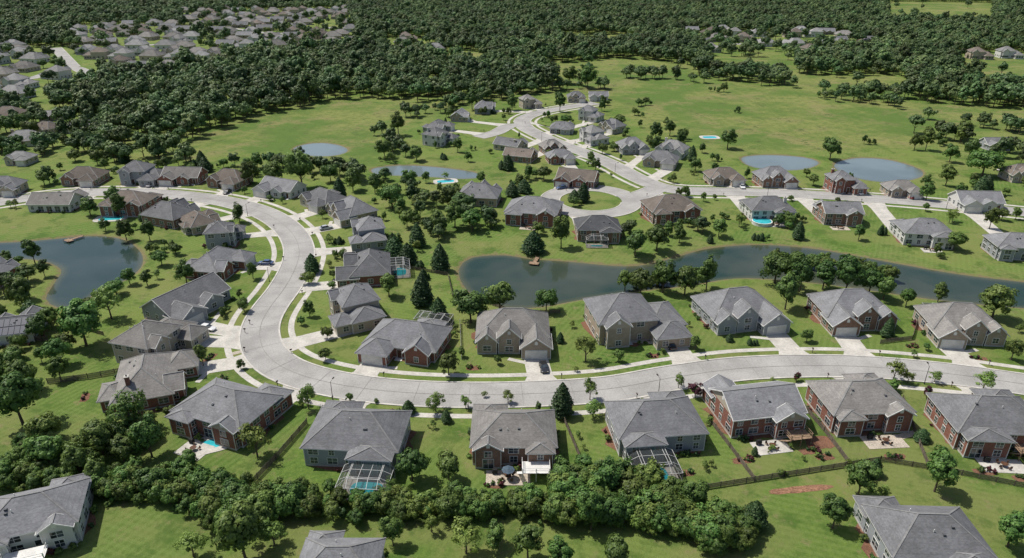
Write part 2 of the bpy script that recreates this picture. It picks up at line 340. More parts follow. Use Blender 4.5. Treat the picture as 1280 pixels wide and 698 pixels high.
for i,(nm,R,wd) in enumerate(roads):
    cl=nm=='cul_de_sac'; N=normals(R,cl); mb=MB(); ribbon(mb,R,N,-wd/2,wd/2,0.06+0.006*i,cl); mb.obj(nm,[M['asphalt']])
    kb=MB()
    for s in(-1,1):
        o0,o1=sorted((s*wd/2,s*(wd/2+0.4))); C=R+N*s*(wd/2+0.2); kp=road_clear(C,i)>0.2
        ribbon(kb,R,N,o0,o1,0.0,cl,0,kp,0.16+0.004*i)
    kb.obj('kerb',[M['kerb']])
    if i in(0,1):
        sb=MB()
        for s in(-1,1):
            o0,o1=sorted((s*(wd/2+2.3),s*(wd/2+3.8))); C=R+N*s*(wd/2+3.1); kp=(road_clear(C,i)>0.2)&(pond_sdf(C)>2)
            ribbon(sb,R,N,o0,o1,0.024+0.004*i,False,0,kp)
        sb.obj('sidewalk',[M['concrete']])
for i in(0,1):
    R=roads[i][1]; N=normals(R); mb=MB(); ribbon(mb,R,N,-0.05,0.05,0.10+0.012*i)
    for j in range(3,len(R)-1,5): mb.beam((*(R[j]+N[j]*4.3),0.098+.012*i),(*(R[j]-N[j]*4.3),0.098+.012*i),0.06,0.004)
    mb.obj('road_joints',[M['seam']])
# ------------------------------------------------------------------ house builder
TPL={
 0:[(0,1.0,16,10.5,3.0,'hip','x',.66),(4.6,-5.4,6.4,5.6,2.9,'hip','y',.66),(-4.6,-4.7,5,3,3.1,'gable','y',.8),(-3,7.0,6,3.2,2.9,'hip','y',.6)],
 1:[(0,1.2,15.5,11,3.5,'hip','x',.72),(5,-5.2,6.2,6.0,2.9,'gable','y',.75),(-0.8,-4.3,4.6,3.4,4.3,'gable','y',.95),(-5.6,-4.8,4.2,2.6,3.2,'gable','y',.9)],
 2:[(-2.2,0.5,11,10,5.6,'hip','x',.62),(5.8,0.6,6.4,9,3.2,'hip','x',.6),(5.2,-5.6,6.2,5,3.0,'hip','y',.62),(-4.6,-5.0,4.2,2.2,5.4,'gable','y',.8)],
 3:[(0,0.5,16,9.5,3.0,'gable','x',.62),(-4.8,-5.2,6.4,5.2,2.9,'gable','y',.6),(2,-4.9,5,2.2,2.8,'gable','y',.6)],
 4:[(0,0,16.2,11.5,4.4,'hip','x',.6),(-4.9,-6.6,6.4,4.5,3.6,'hip','y',.6),(5.2,6.1,4.8,2.6,4.2,'hip','y',.6),(-5,6.0,5,1.8,4.3,'gable','y',.6)],
 5:[(0,0,16,11,4.3,'hip','x',.64),(4.9,-6.4,6.4,4.5,3.5,'hip','y',.6),(-3.9,6.2,7,3.0,4.2,'hip','y',.6)],
 6:[(0,0,15,10.5,4.5,'gable','x',.55),(4.4,-6.2,6.2,4.5,3.5,'gable','y',.6),(-3.8,5.9,6,2.4,4.3,'gable','y',.6)],
}
HOUSES=[]; HR=[]; DRV=[]
def roof_block(rf,tr,wl,cx,cy,w,d,z,typ,ax,pt,gw):
    o=0.5; a=w/2+o; b=d/2+o
    def T(x,y,zz): return (cx+x,cy+y,zz) if ax=='x' else (cx-y,cy+x,zz)
    if ax=='y': a,b=b,a
    if typ=='hip': rh=max(a-b,0.05)
    else: rh=a-0.15
    top=z+b*pt; e=0.03
    if typ=='hip':
        if a<b: top=z+a*pt*1.1
        vs=[T(-a-e,-b-e,z),T(a+e,-b-e,z),T(a+e,b+e,z),T(-a-e,b+e,z),T(-rh,0,top),T(rh,0,top)]
        rf.add(vs,[(0,1,5,4),(1,2,5),(2,3,4,5),(3,0,4)],0)
        for i,j in((0,4),(3,4),(1,5),(2,5),(4,5)): rf.beam(vs[i],vs[j],0.26,0.07,1)
        x0,y0,_=T(-a,-b,0);x1,y1,_=T(a,b,0)
        tr.box(min(x0,x1),max(x0,x1),min(y0,y1),max(y0,y1),z-0.2,z-0.004)
    else:
        vs=[T(-a+.1,-b,z),T(a-.1,-b,z),T(a-.1,b,z),T(-a+.1,b,z),T(-a+.1,0,top),T(a-.1,0,top)]
        rf.add(vs,[(0,1,5,4),(2,3,4,5)],0); lo=[(x,y,zz-0.12) for x,y,zz in vs]; tr.add(lo,[(4,5,1,0),(5,4,3,2)],0)
        rf.beam(vs[4],vs[5],0.28,0.07,1)
        for i,j in((0,4),(3,4),(1,5),(2,5),(0,1),(2,3)):
            p=Vector(vs[i]);q=Vector(vs[j]); tr.beam(p-Vector((0,0,.1)),q-Vector((0,0,.1)),0.08,0.23)
        ww=b-o; zz=top-0.16; k=a-o-0.005
        for sgn in(-1,1):
            wl.add([T(sgn*k,-ww,z-0.3),T(sgn*k,ww,z-0.3),T(sgn*k,ww,z+o*pt-0.14),T(sgn*k,0,zz),T(sgn*k,-ww,z+o*pt-0.14)],[(0,1,2,3,4)],gw)
            if ww>1.8:
                h=z+(b*pt)*0.45
                tr.add([T(sgn*(k+.03),-.35,h-.4),T(sgn*(k+.03),.35,h-.4),T(sgn*(k+.03),.35,h+.3),T(sgn*(k+.03),0,h+.6),T(sgn*(k+.03),-.35,h+.3)],[(0,1,2,3,4)])
    return top
def house(u,v,wpx,yaw,tpl,wall,roof,gwall=None,mirror=False,drive=True,chim=None):
    r=random.Random(int(u*31+v*17))
    x,y=G(u,v,3.0 if tpl<4 else 3.6); sx=max(0.64,min(1.32,(wpx/S(v+18))/(17.2 if v>330 else 18.4))); ya=math.radians(yaw)
    nm='brick_house' if wall.startswith('brick') else 'suburban_house'
    E=empty(nm,(x,y,0),ya); mx=-1 if mirror else 1
    rf,tr,wl,wi,gd,dr=MB(),MB(),MB(),MB(),MB(),MB()
    hs=0.88+0.12*sx
    bl=[(mx*cx*sx,cy*sx,w_*sx,d_*sx,(z*hs+0.013*i),ty,ax,pt) for i,(cx,cy,w_,d_,z,ty,ax,pt) in enumerate(TPL[tpl])]
    topz=0
    for i,(cx,cy,w_,d_,z,ty,ax,pt) in enumerate(bl):
        sh=0.006*i
        wl.box(cx-w_/2+sh,cx+w_/2-sh,cy-d_/2+sh,cy+d_/2-sh,-0.3,z-0.05-0.004*i,0)
        wl.box(cx-w_/2-.04+sh,cx+w_/2+.04-sh,cy-d_/2-.04+sh,cy+d_/2+.04-sh,-0.3,0.35+sh,2)
        topz=max(topz,roof_block(rf,tr,wl,cx,cy,w_,d_,z,ty,ax,pt,1))
    gi=1; gb=bl[1]
    def covered(px,py,skip):
        return any(k!=skip and abs(px-b_[0])<b_[2]/2+.2 and abs(py-b_[1])<b_[3]/2+.2 for k,b_ in enumerate(bl))
    def window(px,py,nx_,ny_,ww,z0,z1):
        def bx(mb,hw,a0,a1,p0,p1,mi=0):
            if ny_!=0:
                ya_,yb=sorted((py+ny_*p0,py+ny_*p1)); mb.box(px-hw,px+hw,ya_,yb,a0,a1,mi)
            else:
                xa,xb=sorted((px+nx_*p0,px+nx_*p1)); mb.box(xa,xb,py-hw,py+hw,a0,a1,mi)
        bx(tr,ww/2+.1,z0-.1,z1+.1,-.05,.05); bx(wi,ww/2,z0,z1,0,.058)
        bx(tr,.03,z0,z1,0,.075); bx(tr,ww/2,(z0+z1)/2-.025,(z0+z1)/2+.025,0,.072)
    doorput=False
    for i,(cx,cy,w_,d_,z,ty,ax,pt) in enumerate(bl):
        rows=[(0.95,2.25)] if z<4.0 else [(0.7,2.0),(z-1.65,z-0.45)]
        for (nx_,ny_,L,hx) in((0,-1,w_,d_/2),(0,1,w_,d_/2),(1,0,d_,w_/2),(-1,0,d_,w_/2)):
            if i==gi and ny_==-1: continue
            n=max(1,int(L/2.9))
            for k in range(n):
                s_=(k+0.5)/n*L-L/2
                px=cx+(s_ if ny_ else nx_*hx); py=cy+(ny_*hx if ny_ else s_)
                if covered(px+nx_*.3,py+ny_*.3,i): continue
                if ny_==-1 and not doorput and i==0:
                    doorput=True
                    dr.box(px-.5,px+.5,py-.1,py+.07,0.1,2.2); tr.box(px-.65,px+.65,py-.05,py+.04,0,2.35)
                    tr.box(px-.9,px+.9,py-1.3,py-.0,-.1,.14); continue
                for (z0,z1) in rows:
                    ww=r.choice((0.95,1.3,1.8)) if L/n>2.4 else 0.9
                    if ny_==1 and z0<1 and r.random()<0.3: window(px,py,nx_,ny_,1.9,0.15,2.15)
                    else: window(px,py,nx_,ny_,ww,z0,z1)
        for ex in(-1,1):
            for ey in(-1,1):
                px,py=cx+ex*(w_/2),cy+ey*(d_/2)
                if not covered(px+ex*.1,py+ey*.1,i): tr.box(px-.06,px+.06,py-.06,py+.06,0,z-.1)
    gx,gy=gb[0],gb[1]-gb[3]/2; gwid=min(4.9,gb[2]-1.0)
    for k in range(4): gd.box(gx-gwid/2,gx+gwid/2,gy-.075,gy,0.08+k*.55,0.08+k*.55+.52)
    gd.box(gx-gwid/2,gx+gwid/2,gy-.05,gy+.02,0.02,2.3)
    tr.box(gx-gwid/2-.14,gx-gwid/2,gy-.1,gy,0,2.42);tr.box(gx+gwid/2,gx+gwid/2+.14,gy-.1,gy,0,2.42);tr.box(gx-gwid/2-.14,gx+gwid/2+.14,gy-.1,gy,2.3,2.45)
    vt=MB(); m0=bl[0]
    for k in range(4):
        vx=m0[0]+r.uniform(-.25,.25)*m0[2]; fy=r.uniform(.12,.3)*m0[3]*(1 if k!=3 else -1); run=m0[3]/2+.5; zz=m0[4]+(run-abs(fy))*m0[7]
        yy=m0[1]+fy
        if k<2: vt.box(vx-.2,vx+.2,yy-.2,yy+.2,zz-.15,zz+.22,0)
        else: vt.tube((vx,yy,zz-.1),(vx,yy,zz+.5),.07,.07,8,1)
    vt.obj('roof_vents',[M['roofdark'],M['white']],E)
    if chim if chim is not None else r.random()<0.2:
        c=MB(); px=m0[0]-mx*m0[2]*.32; py=m0[1]+m0[3]*.22
        zt=topz-.1; c.box(px-.5,px+.5,py-.38,py+.38,0,zt,0); c.box(px-.6,px+.6,py-.48,py+.48,zt,zt+.12,1); c.tube((px,py,zt+.1),(px,py,zt+.45),.16,.14,8,2)
        c.obj('chimney',[M[wall],M['concrete'],M['roofdark']],E)
    wl.obj('walls',[M[wall],M[gwall or wall],M['concrete']],E); rf.obj('roof',[M[roof],M['ridge']],E); tr.obj('trim',[M['white']],E)
    wi.obj('windows',[M['glass']],E); gd.obj('garage_door',[M['garage']],E); dr.obj('front_door',[M['darkdoor']],E)
    ca,sa_=math.cos(ya),math.sin(ya)
    L2W=lambda px,py:(x+ca*px-sa_*py,y+sa_*px+ca*py)
    HR.append((x,y,9.2*sx))
    info=dict(x=x,y=y,ya=ya,sx=sx,bl=bl,L2W=L2W,E=E,r=r,v=v,tpl=tpl)
    HOUSES.append(info)
    if drive:
        gpnt=np.array(L2W(gx,gy)); fr=np.array((sa_,-ca)); lat=np.array((ca,sa_))
        D=ALLR-gpnt; dist=np.hypot(D[:,0],D[:,1]); dot=(D@fr)/(dist+1e-6)
        sc=np.where((dot>0.45)&(dist<46),dist*(1.6-dot),1e9); k=int(np.argmin(sc))
        if sc[k]<1e8:
            rp=ALLR[k];tg=ALLT[k]
            if tg@lat<0: tg=-tg
            dn=(gpnt-rp)/dist[k]; nn=np.array((-ALLT[k][1],ALLT[k][0])); nn=nn if nn@dn>0 else -nn
            rp=rp+nn*(ALLW[k]/2-0.1)
            mb=MB(); zz=0.038+0.0006*(len(HOUSES)%9)
            a1,a2=gpnt+lat*gwid*.58,gpnt-lat*gwid*.58; b1,b2=rp+tg*3.9,rp-tg*3.9
            m1,m2=a1*.25+(rp+tg*2.9)*.75,a2*.25+(rp-tg*2.9)*.75
            mb.add([(*a1,zz),(*m1,zz),(*b1,zz),(*b2,zz),(*m2,zz),(*a2,zz)],[(0,1,4,5),(1,2,3,4)])
            mb.obj('driveway',[M['concrete']])
            wk=MB(); wx=np.array(L2W(bl[0][0]-mx*1.0*sx*(1 if tpl!=3 else -2),gy+.2)); w0=gpnt*.72+rp*.28
            dd=(wx-w0); ln=np.hypot(*dd)
            if ln>1: dd/=ln; nn2=np.array((-dd[1],dd[0]))*.6; wk.add([(*(w0+nn2),.032),(*(w0-nn2),.032),(*(wx-nn2),.032),(*(wx+nn2),.032)],[(0,1,2,3)]); wk.obj('front_walk',[M['concrete']])
            info['drv']=(gpnt,rp); DRV.append((gpnt,rp))
    return info
near=[house(285,508,108,158,4,'brickred','roofgray',gwall='sidebeige'),
 house(448,540,120,176,5,'sidegray','roofgray',gwall='sidegray'),
 house(642,539,104,180,4,'brickbrown','rooftan',mirror=True),
 house(818,525,112,186,5,'sidegray','roofgray',mirror=True),
 house(945,505,104,190,6,'brickred','roofgray',gwall='sidebeige'),
 house(1073,499,102,184,4,'brickred','rooftan'),
 house(1236,521,118,176,5,'brickred','roofgray',mirror=True),
 house(42,642,112,200,4,'sidewhite','roofgray',drive=False),
 house(1158,668,124,178,5,'sidegray','roofgray',drive=False),
 house(425,704,100,180,5,'sidegray','roofgray',drive=False)]
front=[house(446,384,76,-62,2,'sidebeige','roofgray'),
 house(508,422,98,-14,0,'brickred','roofgray',mirror=True),
 house(641,412,96,0,1,'bricktan','rooftan'),
 house(790,399,116,10,2,'bricktan','roofgray',gwall='sidebeige'),
 house(922,386,96,12,1,'sidegray','roofgray'),
 house(1065,386,90,2,1,'brickbrown','roofgray',mirror=True),
 house(1200,403,88,-6,1,'bricktan','rooftan',mirror=True)]
left=[house(235,373,94,62,3,'sidegray','roofgray'),
 house(196,424,88,74,2,'sidebeige','rooftan'),
 house(190,470,106,110,0,'brickred','rooftan'),
 house(272,326,74,80,0,'brickred','roofgray'),
 house(278,292,52,100,2,'sidegray','roofgray'),
 house(250,274,52,130,0,'bricktan','roofbrown'),
 house(214,266,62,158,1,'brickbrown','roofgray'),
 house(162,252,60,176,4,'brickred','roofbrown'),
 house(70,250,60,180,3,'sidewhite','rooftan'),
 house(458,333,72,-80,1,'brickred','roofgray'),
 house(462,292,58,-72,2,'sidegray','roofgray'),
 house(439,262,62,-52,1,'bricktan','roofgray'),
 house(403,247,56,-40,0,'sidebeige','roofgray'),
 house(352,233,58,-25,3,'sidewhite','roofgray'),
 house(286,222,52,-14,0,'brickbrown','roofbrown'),
 house(230,218,54,-4,3,'brickred','rooftan'),
 house(178,218,54,0,2,'sidegray','roofgray'),
 house(105,219,52,2,0,'brickbrown','roofbrown'),
 house(6,232,44,5,1,'sidebeige','roofgray'),
 house(8,408,74,195,3,'sidewhite','roofdark',drive=False),
 house(-15,340,56,180,1,'brickred','roofgray',drive=False)]
mid=[house(600,242,58,172,1,'bricktan','roofgray'),
 house(667,262,72,168,4,'brickred','roofgray'),
 house(747,283,60,180,5,'brickbrown','roofdark'),
 house(838,259,70,190,4,'brickred','roofbrown'),
 house(722,221,56,-20,3,'brickred','roofbrown'),
 house(650,192,42,160,3,'brickbrown','roofbrown'),
 house(700,194,38,10,0,'brickred','roofgray'),
 house(790,182,40,10,1,'sidegray','roofgray'),
 house(826,198,48,-20,0,'bricktan','roofgray'),
 house(905,219,48,4,0,'bricktan','roofbrown'),
 house(968,221,50,4,1,'brickbrown','roofgray'),
 house(1055,229,46,0,2,'brickred','roofgray'),
 house(1127,234,44,-4,0,'bricktan','rooftan'),
 house(1221,249,60,-4,3,'sidewhite','roofgray'),
 house(960,259,60,182,5,'sidewhite','roofgray'),
 house(1049,264,56,178,6,'brickbrown','roofgray'),
 house(1155,288,66,172,5,'sidewhite','roofgray'),
 house(1267,305,60,172,4,'sidegray','roofgray'),
 house(1275,216,40,0,1,'sidebeige','roofbrown'),
 house(637,179,40,150,3,'sidebeige','roofgray'),
 house(690,183,32,20,1,'brickbrown','rooftan'),
 house(742,170,38,-60,2,'sidewhite','rooflight'),
 house(703,158,34,170,0,'sidegray','roofgray'),
 house(765,157,32,-50,1,'sidebeige','roofgray'),
 house(738,143,32,-30,2,'sidewhite','roofgray'),
 house(662,128,28,20,2,'sidebeige','rooftan'),
 house(605,134,32,90,1,'sidegray','roofgray'),
 house(575,143,32,80,3,'bricktan','roofgray'),
 house(548,157,36,70,0,'sidegray','roofgray'),
 house(548,172,42,60,2,'sidewhite','roofgray'),
 house(748,119,28,0,3,'sidewhite','roofgray'),
 house(720,121,26,0,1,'sidebeige','roofgray'),
 house(840,186,42,-30,1,'sidewhite','rooflight',drive=False)]
for (u,v,wd) in((30,172,46),(10,141,40),(65,143,30),(105,157,44),(60,158,34),(-30,160,44),(145,152,30),(1245,178,36),(25,196,30)):
    house(u,v,wd,random.choice((0,180,20,160)),random.choice((0,1,3)),random.choice(('sidebeige','bricktan','sidegray')),random.choice(('roofbrown','roofgray','rooflight')),drive=False)
HRA=np.array(HR)
# solar panels on the rear slope of the house at the left edge
h=left[19]; m0=h['bl'][0]; sb=MB(); run=m0[3]/2+.5
for i in range(9):
    for j in range(2):
        xx=m0[0]+(i-4)*1.25; y0=m0[1]+.7+j*2.0; y1=y0+1.8; zf=lambda yy:m0[4]+(run-(yy-m0[1]))*m0[7]+.09
        sb.beam((xx,y0,zf(y0)),(xx,y1,zf(y1)),1.15,.05)
sb.obj('solar_panels',[M['solar']],h['E'])
# ------------------------------------------------------------------ far houses: shared one-piece meshes
def farmesh(k,wall,roof):
    mb=MB()
    for i,(cx,cy,w_,d_,z,ty,ax,pt) in enumerate(TPL[k]):
        a,b_,c=MB(),MB(),MB(); roof_block(a,b_,c,cx,cy,w_,d_,z+.013*i,ty,ax,pt,0)
        mb.add(a.v,a.f,0); mb.add(b_.v,b_.f,2); mb.add(c.v,c.f,1); mb.box(cx-w_/2+.006*i,cx+w_/2-.006*i,cy-d_/2+.006*i,cy+d_/2-.006*i,-.3,z-.05,1)
        for s_ in(-.3,0,.3):
            for sg in(-1,1): mb.box(cx+s_*w_-.6,cx+s_*w_+.6,cy+sg*d_/2-.05,cy+sg*d_/2+.05,1,2.2,3); mb.box(cx+sg*w_/2-.05,cx+sg*w_/2+.05,cy+s_*d_-.5,cy+s_*d_+.5,1,2.2,3)
    return mb.mesh('distant_house',[M[roof],M[wall],M['white'],M['glass']])
FM=[farmesh(k,a,b) for k,a,b in((0,'sidebeige','rooftan'),(1,'sidewhite','rooflight'),(2,'sidewhite','rooflight'),(3,'bricktan','roofgray'),(1,'sidebeige','rooftan'),(2,'sidebeige','roofbrown'))]
suburbs=[([(-60,58),(60,60),(112,74),(124,100),(60,124),(-60,124)],27,.05),
 ([(90,32),(225,32),(262,66),(160,94),(100,86)],28,.06),([(285,14),(432,12),(452,56),(330,74),(280,58)],30,.07),
 ([(850,40),(1060,42),(1105,62),(1050,74),(890,70)],34,.14),([(480,48),(540,48),(556,70),(480,70)],34,.2),([(150,52),(300,42),(318,72),(180,98)],32,.14),([(225,16),(290,12),(290,42),(235,46)],32,.14),
 ([(1190,66),(1290,66),(1290,78),(1190,78)],34,.2)]
SUB=[]
for poly,sp_,dens in suburbs:
    W=np.array(gp(poly)); SUB.append((W,dens)); lo,hi=W.min(0),W.max(0); pts=[]
    yy=lo[1]; row=0
    while yy<hi[1]:
        xx=lo[0]+random.uniform(0,10)
        while xx<hi[0]:
            p=np.array((xx+random.uniform(-3,3),yy+random.uniform(-4,4)+12*math.sin(xx*.012)))
            if inside(p[None],W)[0] and np.min(np.hypot(ALLR[:,0]-p[0],ALLR[:,1]-p[1]))>15 and random.random()<.88 and all(np.hypot(HRA[len(HR):,0]-p[0],HRA[len(HR):,1]-p[1])>21): pts.append((p,row))
            xx+=random.uniform(.78,.98)*sp_
        yy+=(48 if row%2 else 30)*sp_/30*random.uniform(.95,1.1); row+=1
    for p,rw in pts: place('distant_house',random.choice(FM),None,(p[0],p[1],0),math.radians((180 if rw%2==0 else 0)+random.uniform(-18,18)),(1.1,)*3)
    if pts: HRA=np.vstack([HRA,[(p[0],p[1],11) for p,_ in pts]])
# ------------------------------------------------------------------ vegetation meshes
def leafmesh(name,cent,nor,size,tone,matidx,mats,extra=None):
    n=len(cent); rv=rng.normal(size=(n,3)); t1=np.cross(nor,rv); t1/=np.linalg.norm(t1,axis=1)[:,None]+1e-9; t2=np.cross(nor,t1)
    s=size[:,None]; asp=rng.uniform(.6,1.0,(n,1))
    V=np.stack([cent-t1*s,cent-t2*s*asp,cent+t1*s,cent+t2*s*asp],1).reshape(-1,3)
    v=V.tolist(); f=[(4*i,4*i+1,4*i+2,4*i+3) for i in range(n)]; mi=[matidx]*n; tn=np.repeat(tone,4).tolist()
    if extra:
        o=len(v); v+=[tuple(x) for x in extra.v]; f+=[tuple(k+o for k in q) for q in extra.f]; mi+=extra.m; tn+=[0.0]*len(extra.v)
    me=bpy.data.meshes.new(name); me.from_pydata(v,[],f)
    for x in mats: me.materials.append(x)
    me.polygons.foreach_set('material_index',mi); a=me.attributes.new('tone','FLOAT','POINT'); a.data.foreach_set('value',tn); me.update(); return me
def blob(mb,c,r,mi,seed,n=8,m=6):
    rr=random.Random(seed); vs=[];fs=[]
    for j in range(m+1):
        ph=math.pi*j/m
        for i in range(n):
            a=2*math.pi*i/n; k=rr.uniform(.8,1.1); vs.append((c[0]+r[0]*k*math.sin(ph)*math.cos(a),c[1]+r[1]*k*math.sin(ph)*math.sin(a),c[2]+r[2]*k*math.cos(ph)))
    for j in range(m):
        for i in range(n): fs.append((j*n+i,j*n+(i+1)%n,(j+1)*n+(i+1)%n,(j+1)*n+i))
    mb.add(vs,fs,mi)
def tree(name,seed,leaf,nclump=46,nleaf=95,ls=0.30,R=3.7,Rz=3.9,cz=5.9,trunk=True,open_=0.0):
    g=np.random.default_rng(seed); ph=g.uniform(0,6.28,4)
    C=[];N=[];Sz=[];T=[]
    ex=MB()
    if trunk:
        ex.tube((0,0,-.2),(0.1,0,2.6),.28,.2,8,1); ex.tube((0.1,0,2.6),(0.15,.1,5.5),.2,.1,7,1)
        for k in range(5):
            a=k*1.256+g.uniform(-.4,.4); z=g.uniform(2.0,3.6); ex.tube((.1,0,z),(math.cos(a)*R*.55,math.sin(a)*R*.55,z+g.uniform(1.4,2.6)),.11,.04,5,1)
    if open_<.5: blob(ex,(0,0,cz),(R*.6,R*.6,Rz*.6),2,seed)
    for k in range(nclump):
        while True:
            d_=g.normal(size=3); d_/=np.linalg.norm(d_)
            if d_[2]>-0.62: break
        az=math.atan2(d_[1],d_[0]); lob=1+.2*math.sin(2*az+ph[0])+.14*math.sin(3*az+ph[1])+.12*math.sin(4*d_[2]+ph[2])
        rad=g.uniform(.55,.92)*lob; c=np.array((0,0,cz))+d_*rad*np.array((R,R,Rz)); cr=g.uniform(.65,1.4)*R/3.7
        tone=g.uniform(0.05,.95)
        dd=g.normal(size=(nleaf,3)); dd/=np.linalg.norm(dd,axis=1)[:,None]; dd[:,2]=np.abs(dd[:,2])*np.where(g.random(nleaf)<.75,1,-1)
        pos=c+dd*cr*g.uniform(.65,1.12,(nleaf,1)); nn=dd+.6*d_+g.normal(size=(nleaf,3))*.33; nn/=np.linalg.norm(nn,axis=1)[:,None]
        C.append(pos);N.append(nn);Sz.append(g.uniform(.6,1.35,nleaf)*ls); T.append(np.clip(tone+g.normal(size=nleaf)*.16+dd[:,2]*.12,0,1))
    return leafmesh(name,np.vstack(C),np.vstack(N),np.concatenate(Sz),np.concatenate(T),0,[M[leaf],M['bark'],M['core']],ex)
def conifer(name,seed,leaf,n=3000,ls=.26,R=2.4,Hh=10):
    g=np.random.default_rng(seed); ex=MB(); ex.tube((0,0,-.2),(0,0,Hh*.9),.2,.05,7,1)
    z=1-g.power(1.6,n); hz=0.9+z*(Hh-.9); prof=np.sin(np.clip((1-z),0,1)**.8*math.pi/2)
    tier=.82+.22*np.abs(np.sin(hz*3.0)); az=g.uniform(0,6.28,n); lob=1+.12*np.sin(az*5+hz*1.3)
    rr=R*prof*tier*lob*g.uniform(.72,1.05,n); pos=np.stack([rr*np.cos(az),rr*np.sin(az),hz],1)
    nn=np.stack([np.cos(az),np.sin(az),np.full(n,.55)],1)+g.normal(size=(n,3))*.4; nn/=np.linalg.norm(nn,axis=1)[:,None]
    vs=[];k=8
    for j,zz in enumerate((.9,3,6,Hh*.93)):
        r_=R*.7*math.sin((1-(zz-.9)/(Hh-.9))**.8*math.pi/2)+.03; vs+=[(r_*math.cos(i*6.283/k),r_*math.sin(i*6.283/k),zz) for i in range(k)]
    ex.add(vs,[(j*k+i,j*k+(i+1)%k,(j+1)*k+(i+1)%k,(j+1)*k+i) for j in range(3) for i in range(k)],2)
    return leafmesh(name,pos,nn,g.uniform(.6,1.3,n)*ls,np.clip(g.normal(.5,.25,n),0,1),0,[M[leaf],M['bark'],M['core']],ex)
TD=[tree('deciduous_tree',s,'leafA') for s in(1,2,3)]+[tree('deciduous_tree',4,'leafA',60,80,.28,3.3,5.0,7.0),tree('deciduous_tree',5,'leafA',54,85,.3,3.5,4.6,6.4),tree('deciduous_tree',6,'leafA',40,95,.3,4.0,3.1,5.2),tree('deciduous_tree',7,'leafA',30,110,.28,3.9,3.6,5.6)]
TY=[tree('deciduous_tree',s,'leafY',30,70,.26,open_=1) for s in(11,12)]
TP=[tree('plum_tree',21,'leafP',34,70,.28)]
TC=[conifer('evergreen_tree',31,'leafC'),conifer('evergreen_tree',32,'leafC',2800,.27,2.9,9)]
BS=[tree('shrub',s,l,12,60,.11,.8,.62,.62,False) for s,l in((41,'leafA'),(42,'leafC'),(43,'leafY'),(44,'leafP'))]
# ------------------------------------------------------------------ instanced masses
def gncoll(name,meshes):
    c=bpy.data.collections.new(name)
    for i,me in enumerate(meshes):
        o=bpy.data.objects.new(name+'_part_%02d'%i,me); c.objects.link(o)
    return c
def scatter(name,pts,scl,idx,coll):
    n=len(pts); me=bpy.data.meshes.new(name); me.from_pydata([tuple(p) for p in pts],[],[])
    for nm_,ty,val in(('scl','FLOAT',np.asarray(scl,np.float32)),('rot','FLOAT',rng.uniform(0,6.28,n).astype(np.float32)),('idx','INT',np.asarray(idx,np.int32))):
        a=me.attributes.new(nm_,ty,'POINT'); a.data.foreach_set('value',val)
    o=place(name,me); ng=bpy.data.node_groups.new(name,'GeometryNodeTree')
    ng.interface.new_socket('Geometry',in_out='INPUT',socket_type='NodeSocketGeometry'); ng.interface.new_socket('Geometry',in_out='OUTPUT',socket_type='NodeSocketGeometry')
    N=ng.nodes; L=ng.links; gi=N.new('NodeGroupInput'); go=N.new('NodeGroupOutput'); ci=N.new('GeometryNodeCollectionInfo')
    ci.inputs['Collection'].default_value=coll; ci.inputs['Separate Children'].default_value=True; ci.inputs['Reset Children'].default_value=True
    ip=N.new('GeometryNodeInstanceOnPoints'); ip.inputs['Pick Instance'].default_value=True
    def na(nm_,ty):
        a=N.new('GeometryNodeInputNamedAttribute'); a.data_type=ty; a.inputs[0].default_value=nm_; return a.outputs[0]
    cx=N.new('ShaderNodeCombineXYZ'); L.new(na('rot','FLOAT'),cx.inputs[2]); cs=N.new('ShaderNodeCombineXYZ')
    s=na('scl','FLOAT'); [L.new(s,cs.inputs[k]) for k in range(3)]
    L.new(gi.outputs[0],ip.inputs['Points']); L.new(ci.outputs[0],ip.inputs['Instance']); L.new(na('idx','INT'),ip.inputs['Instance Index'])
    L.new(cx.outputs[0],ip.inputs['Rotation']); L.new(cs.outputs[0],ip.inputs['Scale']); L.new(ip.outputs[0],go.inputs[0])
    md=o.modifiers.new('instances','NODES'); md.node_group=ng; return o
FT=[tree('forest_tree',s,'leafF',26,36,.58,4.5,r_,c_) for s,r_,c_ in((51,3.4,6.6),(52,4.0,7.2),(53,3.0,6.0),(54,3.7,7.4),(55,3.2,6.0),(56,4.4,7.6))]
fcol=gncoll('forest_trees',FT)
bound=[(-400,130),(-60,128),(0,126),(50,128),(100,148),(150,172),(225,182),(262,166),(330,146),(400,128),(440,123),(520,129),(560,129),(620,123),(690,114),(740,112),(800,108),(850,106),(880,99),(930,103),(1000,111),(1050,119),(1100,124),(1180,131),(1280,138),(1700,145)]
bx=np.array([b_[0] for b_ in bound]);bv=np.array([b_[1] for b_ in bound])
def uv(P):
    zc=P[:,1]*cT+H*sT; u=640+F*P[:,0]/zc; v=349+F*(H*cT-P[:,1]*sT)/zc; return u,v
def grid(y0,y1,sp_,wx):
    xx=np.arange(-wx,wx,sp_);yy=np.arange(y0,y1,sp_); A,B=np.meshgrid(xx,yy); Q=np.stack([A.ravel(),B.ravel()],1)+rng.uniform(-.48,.48,(A.size,2))*sp_
    return Q[np.abs(Q[:,0])<Q[:,1]*.82+60]
Q1=np.vstack([grid(270,900,7.4,900),grid(900,1500,8.8,1400)]); Q2=grid(1500,3600,26,3200)
u_,v_=uv(Q1); k=v_<np.interp(u_,bx,bv)+rng.normal(0,1.2,len(Q1)); Q1=Q1[k]
keep=np.ones(len(Q1),bool)
for q in MW: keep&=~(inside(Q1,q)&(rng.random(len(Q1))>.02))
for q,dn in SUB: keep&=~(inside(Q1,q)&(rng.random(len(Q1))>dn))
keep&=road_clear(Q1)>5
dH=np.full(len(Q1),1e9)
